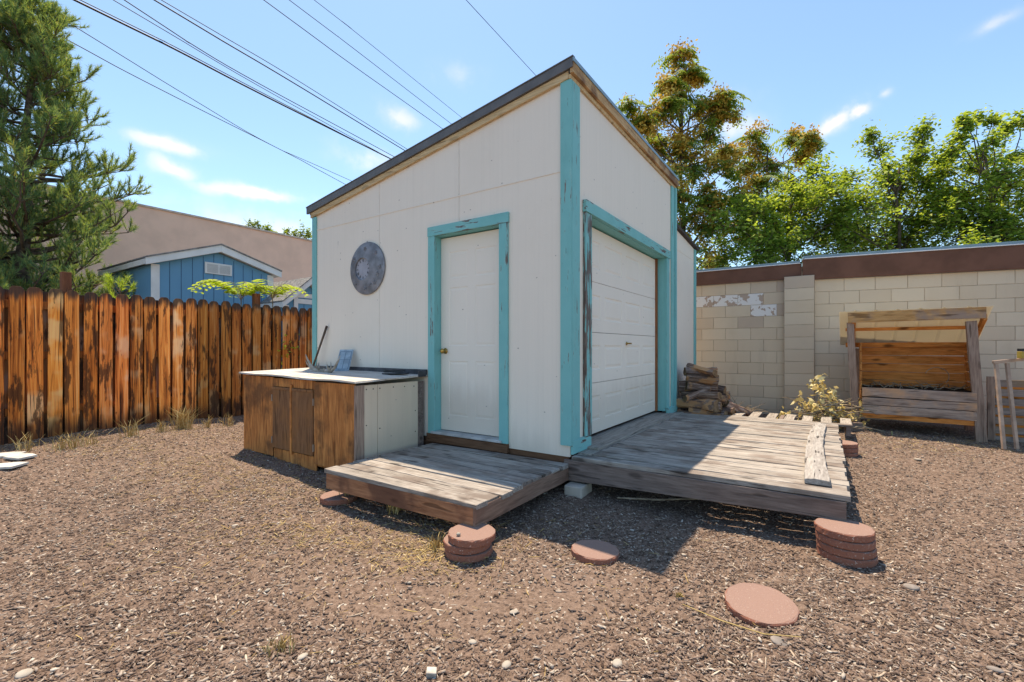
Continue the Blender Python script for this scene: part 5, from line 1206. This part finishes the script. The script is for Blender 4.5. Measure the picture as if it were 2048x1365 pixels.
q = MB(); q.box(-.02, .02, -.016, .016, 0, .03); o = q.build('wood_scrap', plain('pale_scrap', (.60, .54, .47), .8, .2, .2, 25, .3), None, .003); b = P(862, 1345, H * F / 650); o.location = (b.x, b.y, G(b.x, b.y)); o.rotation_euler = (.2, .1, .1); tag(o, 'pale square wood scrap standing at the bottom edge of the yard', 'wood scrap')
# pebble on the left paver stack
q = MB(); q.lathe([(.002, 0), (.012, .004), (.014, .010), (.009, .017), (.002, .019)], 12); o = q.build('stone', stone_pale, None, smooth=True); o.location = (-.325, 2.80, G(-.25, 2.87) + .138); tag(o, 'white pebble resting on top of the left paver stack', 'stone', 'loose stones on the mulch')
# broken pale slabs at far left
for (px, py, w_, l_, a_, lb) in ((10, 908, .16, .30, .3, 'pale broken slab at the far left edge by the fence'), (44, 912, .15, .26, -.2, 'pale broken slab right of the other two by the fence'), (15, 926, .16, .30, .1, 'pale broken slab nearest the camera by the fence')):
    b = P(px, py, 1.11 * F / (py - HOR)); pts = [(-l_ / 2, -w_ / 2), (l_ * .4, -w_ / 2 - .02), (l_ / 2, w_ * .3), (l_ * .1, w_ / 2), (-l_ * .45, w_ * .4)]; q = MB(); q.prism(pts, 2, 0, .022); o = q.build('broken_slab', pale_slab, None, .003); o.location = (b.x, b.y, G(b.x, b.y) + .008); o.rotation_euler = (R(3), R(random.uniform(-4, 4)), a_); tag(o, lb, 'slab', 'broken slabs')
# stick under the big deck
q = MB(); q.tube([Vector(P(1235, 996, 3.75)), Vector(P(1310, 1000, 3.65)), Vector(P(1400, 998, 3.55))], [.006, .008, .006], 6); o = q.build('stick', twig_m, None); b = Vector((0, 0, 0)); tag(o, 'thin brown stick lying under the front edge of the large deck', 'stick')
q = MB(); q.tube([Vector((b_[0], b_[1], G(b_[0], b_[1]) + b_[2])) for b_ in ((.85, 2.30, .012), (.98, 2.16, .016), (1.12, 2.05, .012), (1.26, 2.01, .014))], [.002, .003, .003, .002], 5); o = q.build('straw_stalk', straw_m, None); tag(o, 'long curved straw stalk beside the near paver', 'straw')
for k, (px, py) in enumerate(((1785, 872), (1800, 878))):
    q = MB(); p = P(px, py, 6.0); q.tube([(p.x, p.y, .06), (p.x + (-.01, .08)[k], p.y, (.20, .15)[k])], .008, 6); o = q.build('stub', plain('pale_green_stub%d' % k, (.36, .38, .20), .8), None); tag(o, ('pale green upright stub', 'pale green slanting stub')[k] + ' in front of the shelter', 'stub')

# ------------------------------------------------------------------ overhead cables
HW = 7.6
def cable(pts, rpx, label, hz_=HW):
    """a wire strung at about one height; the end points are carried on along their own line"""
    W3 = [Vector(((px - 1024) / F * hz_ * F / (HOR - py), hz_ * F / (HOR - py), H + hz_)) for px, py in pts]
    W3 = [W3[0] + (W3[0] - W3[1]).normalized() * 14] + W3 + [W3[-1] + (W3[-1] - W3[-2]).normalized() * 25]
    q = MB(); n = len(W3); fine = []
    for i in range(n - 1):
        for k in range(6):
            t = k / 6; p0, p1, p2, p3 = W3[max(i - 1, 0)], W3[i], W3[i + 1], W3[min(i + 2, n - 1)]
            fine.append(.5 * ((2 * p1) + (p2 - p0) * t + (2 * p0 - 5 * p1 + 4 * p2 - p3) * t * t + (3 * p1 - p0 - 3 * p2 + p3) * t ** 3) if 0 < i < n - 2 else p1.lerp(p2, t))
    fine.append(W3[-1]); q.tube(fine, rpx * 14 / F, 6); o = q.build('overhead_cable', cable_m, None, smooth=True); return tag(o, label, 'cable', 'overhead cables')
cable([(0, 7), (293, 165), (585, 312), (692, 370)], .75, 'overhead cable, lowest of all, starting at the top left corner')
cable([(79, 10), (379, 195), (544, 291), (700, 361)], .65, 'thin overhead cable passing right of the pine top')
cable([(148, 0), (344, 96), (517, 186), (785, 320)], 1.5, 'thickest overhead cable crossing the left sky')
cable([(160, 0), (344, 91), (517, 182), (780, 318)], .7, 'thin overhead cable running just above the thickest one')
cable([(226, 0), (344, 70), (517, 172), (775, 315)], .6, 'lower of the thin pair between the thick cables')
cable([(248, 0), (379, 86), (517, 167), (785, 312)], .75, 'upper of the thin pair between the thick cables')
cable([(308, 0), (448, 84), (585, 165), (812, 303)], 1.0, 'second thickest overhead cable, right of the thickest one')
cable([(322, 0), (448, 74), (585, 155), (805, 293)], .6, 'thin overhead cable hugging the second thickest one')
cable([(527, 0), (700, 127), (885, 258)], .65, 'left one of three thin cables meeting the shed roof', 8.5)
cable([(578, 0), (700, 92), (905, 250)], .55, 'middle one of three thin cables meeting the shed roof', 8.5)
cable([(628, 0), (700, 56), (925, 237)], .45, 'right one of three thin cables meeting the shed roof', 8.5)
cable([(932, 0), (1075, 155)], .5, 'lone thin cable disappearing behind the shed peak', 8.5)
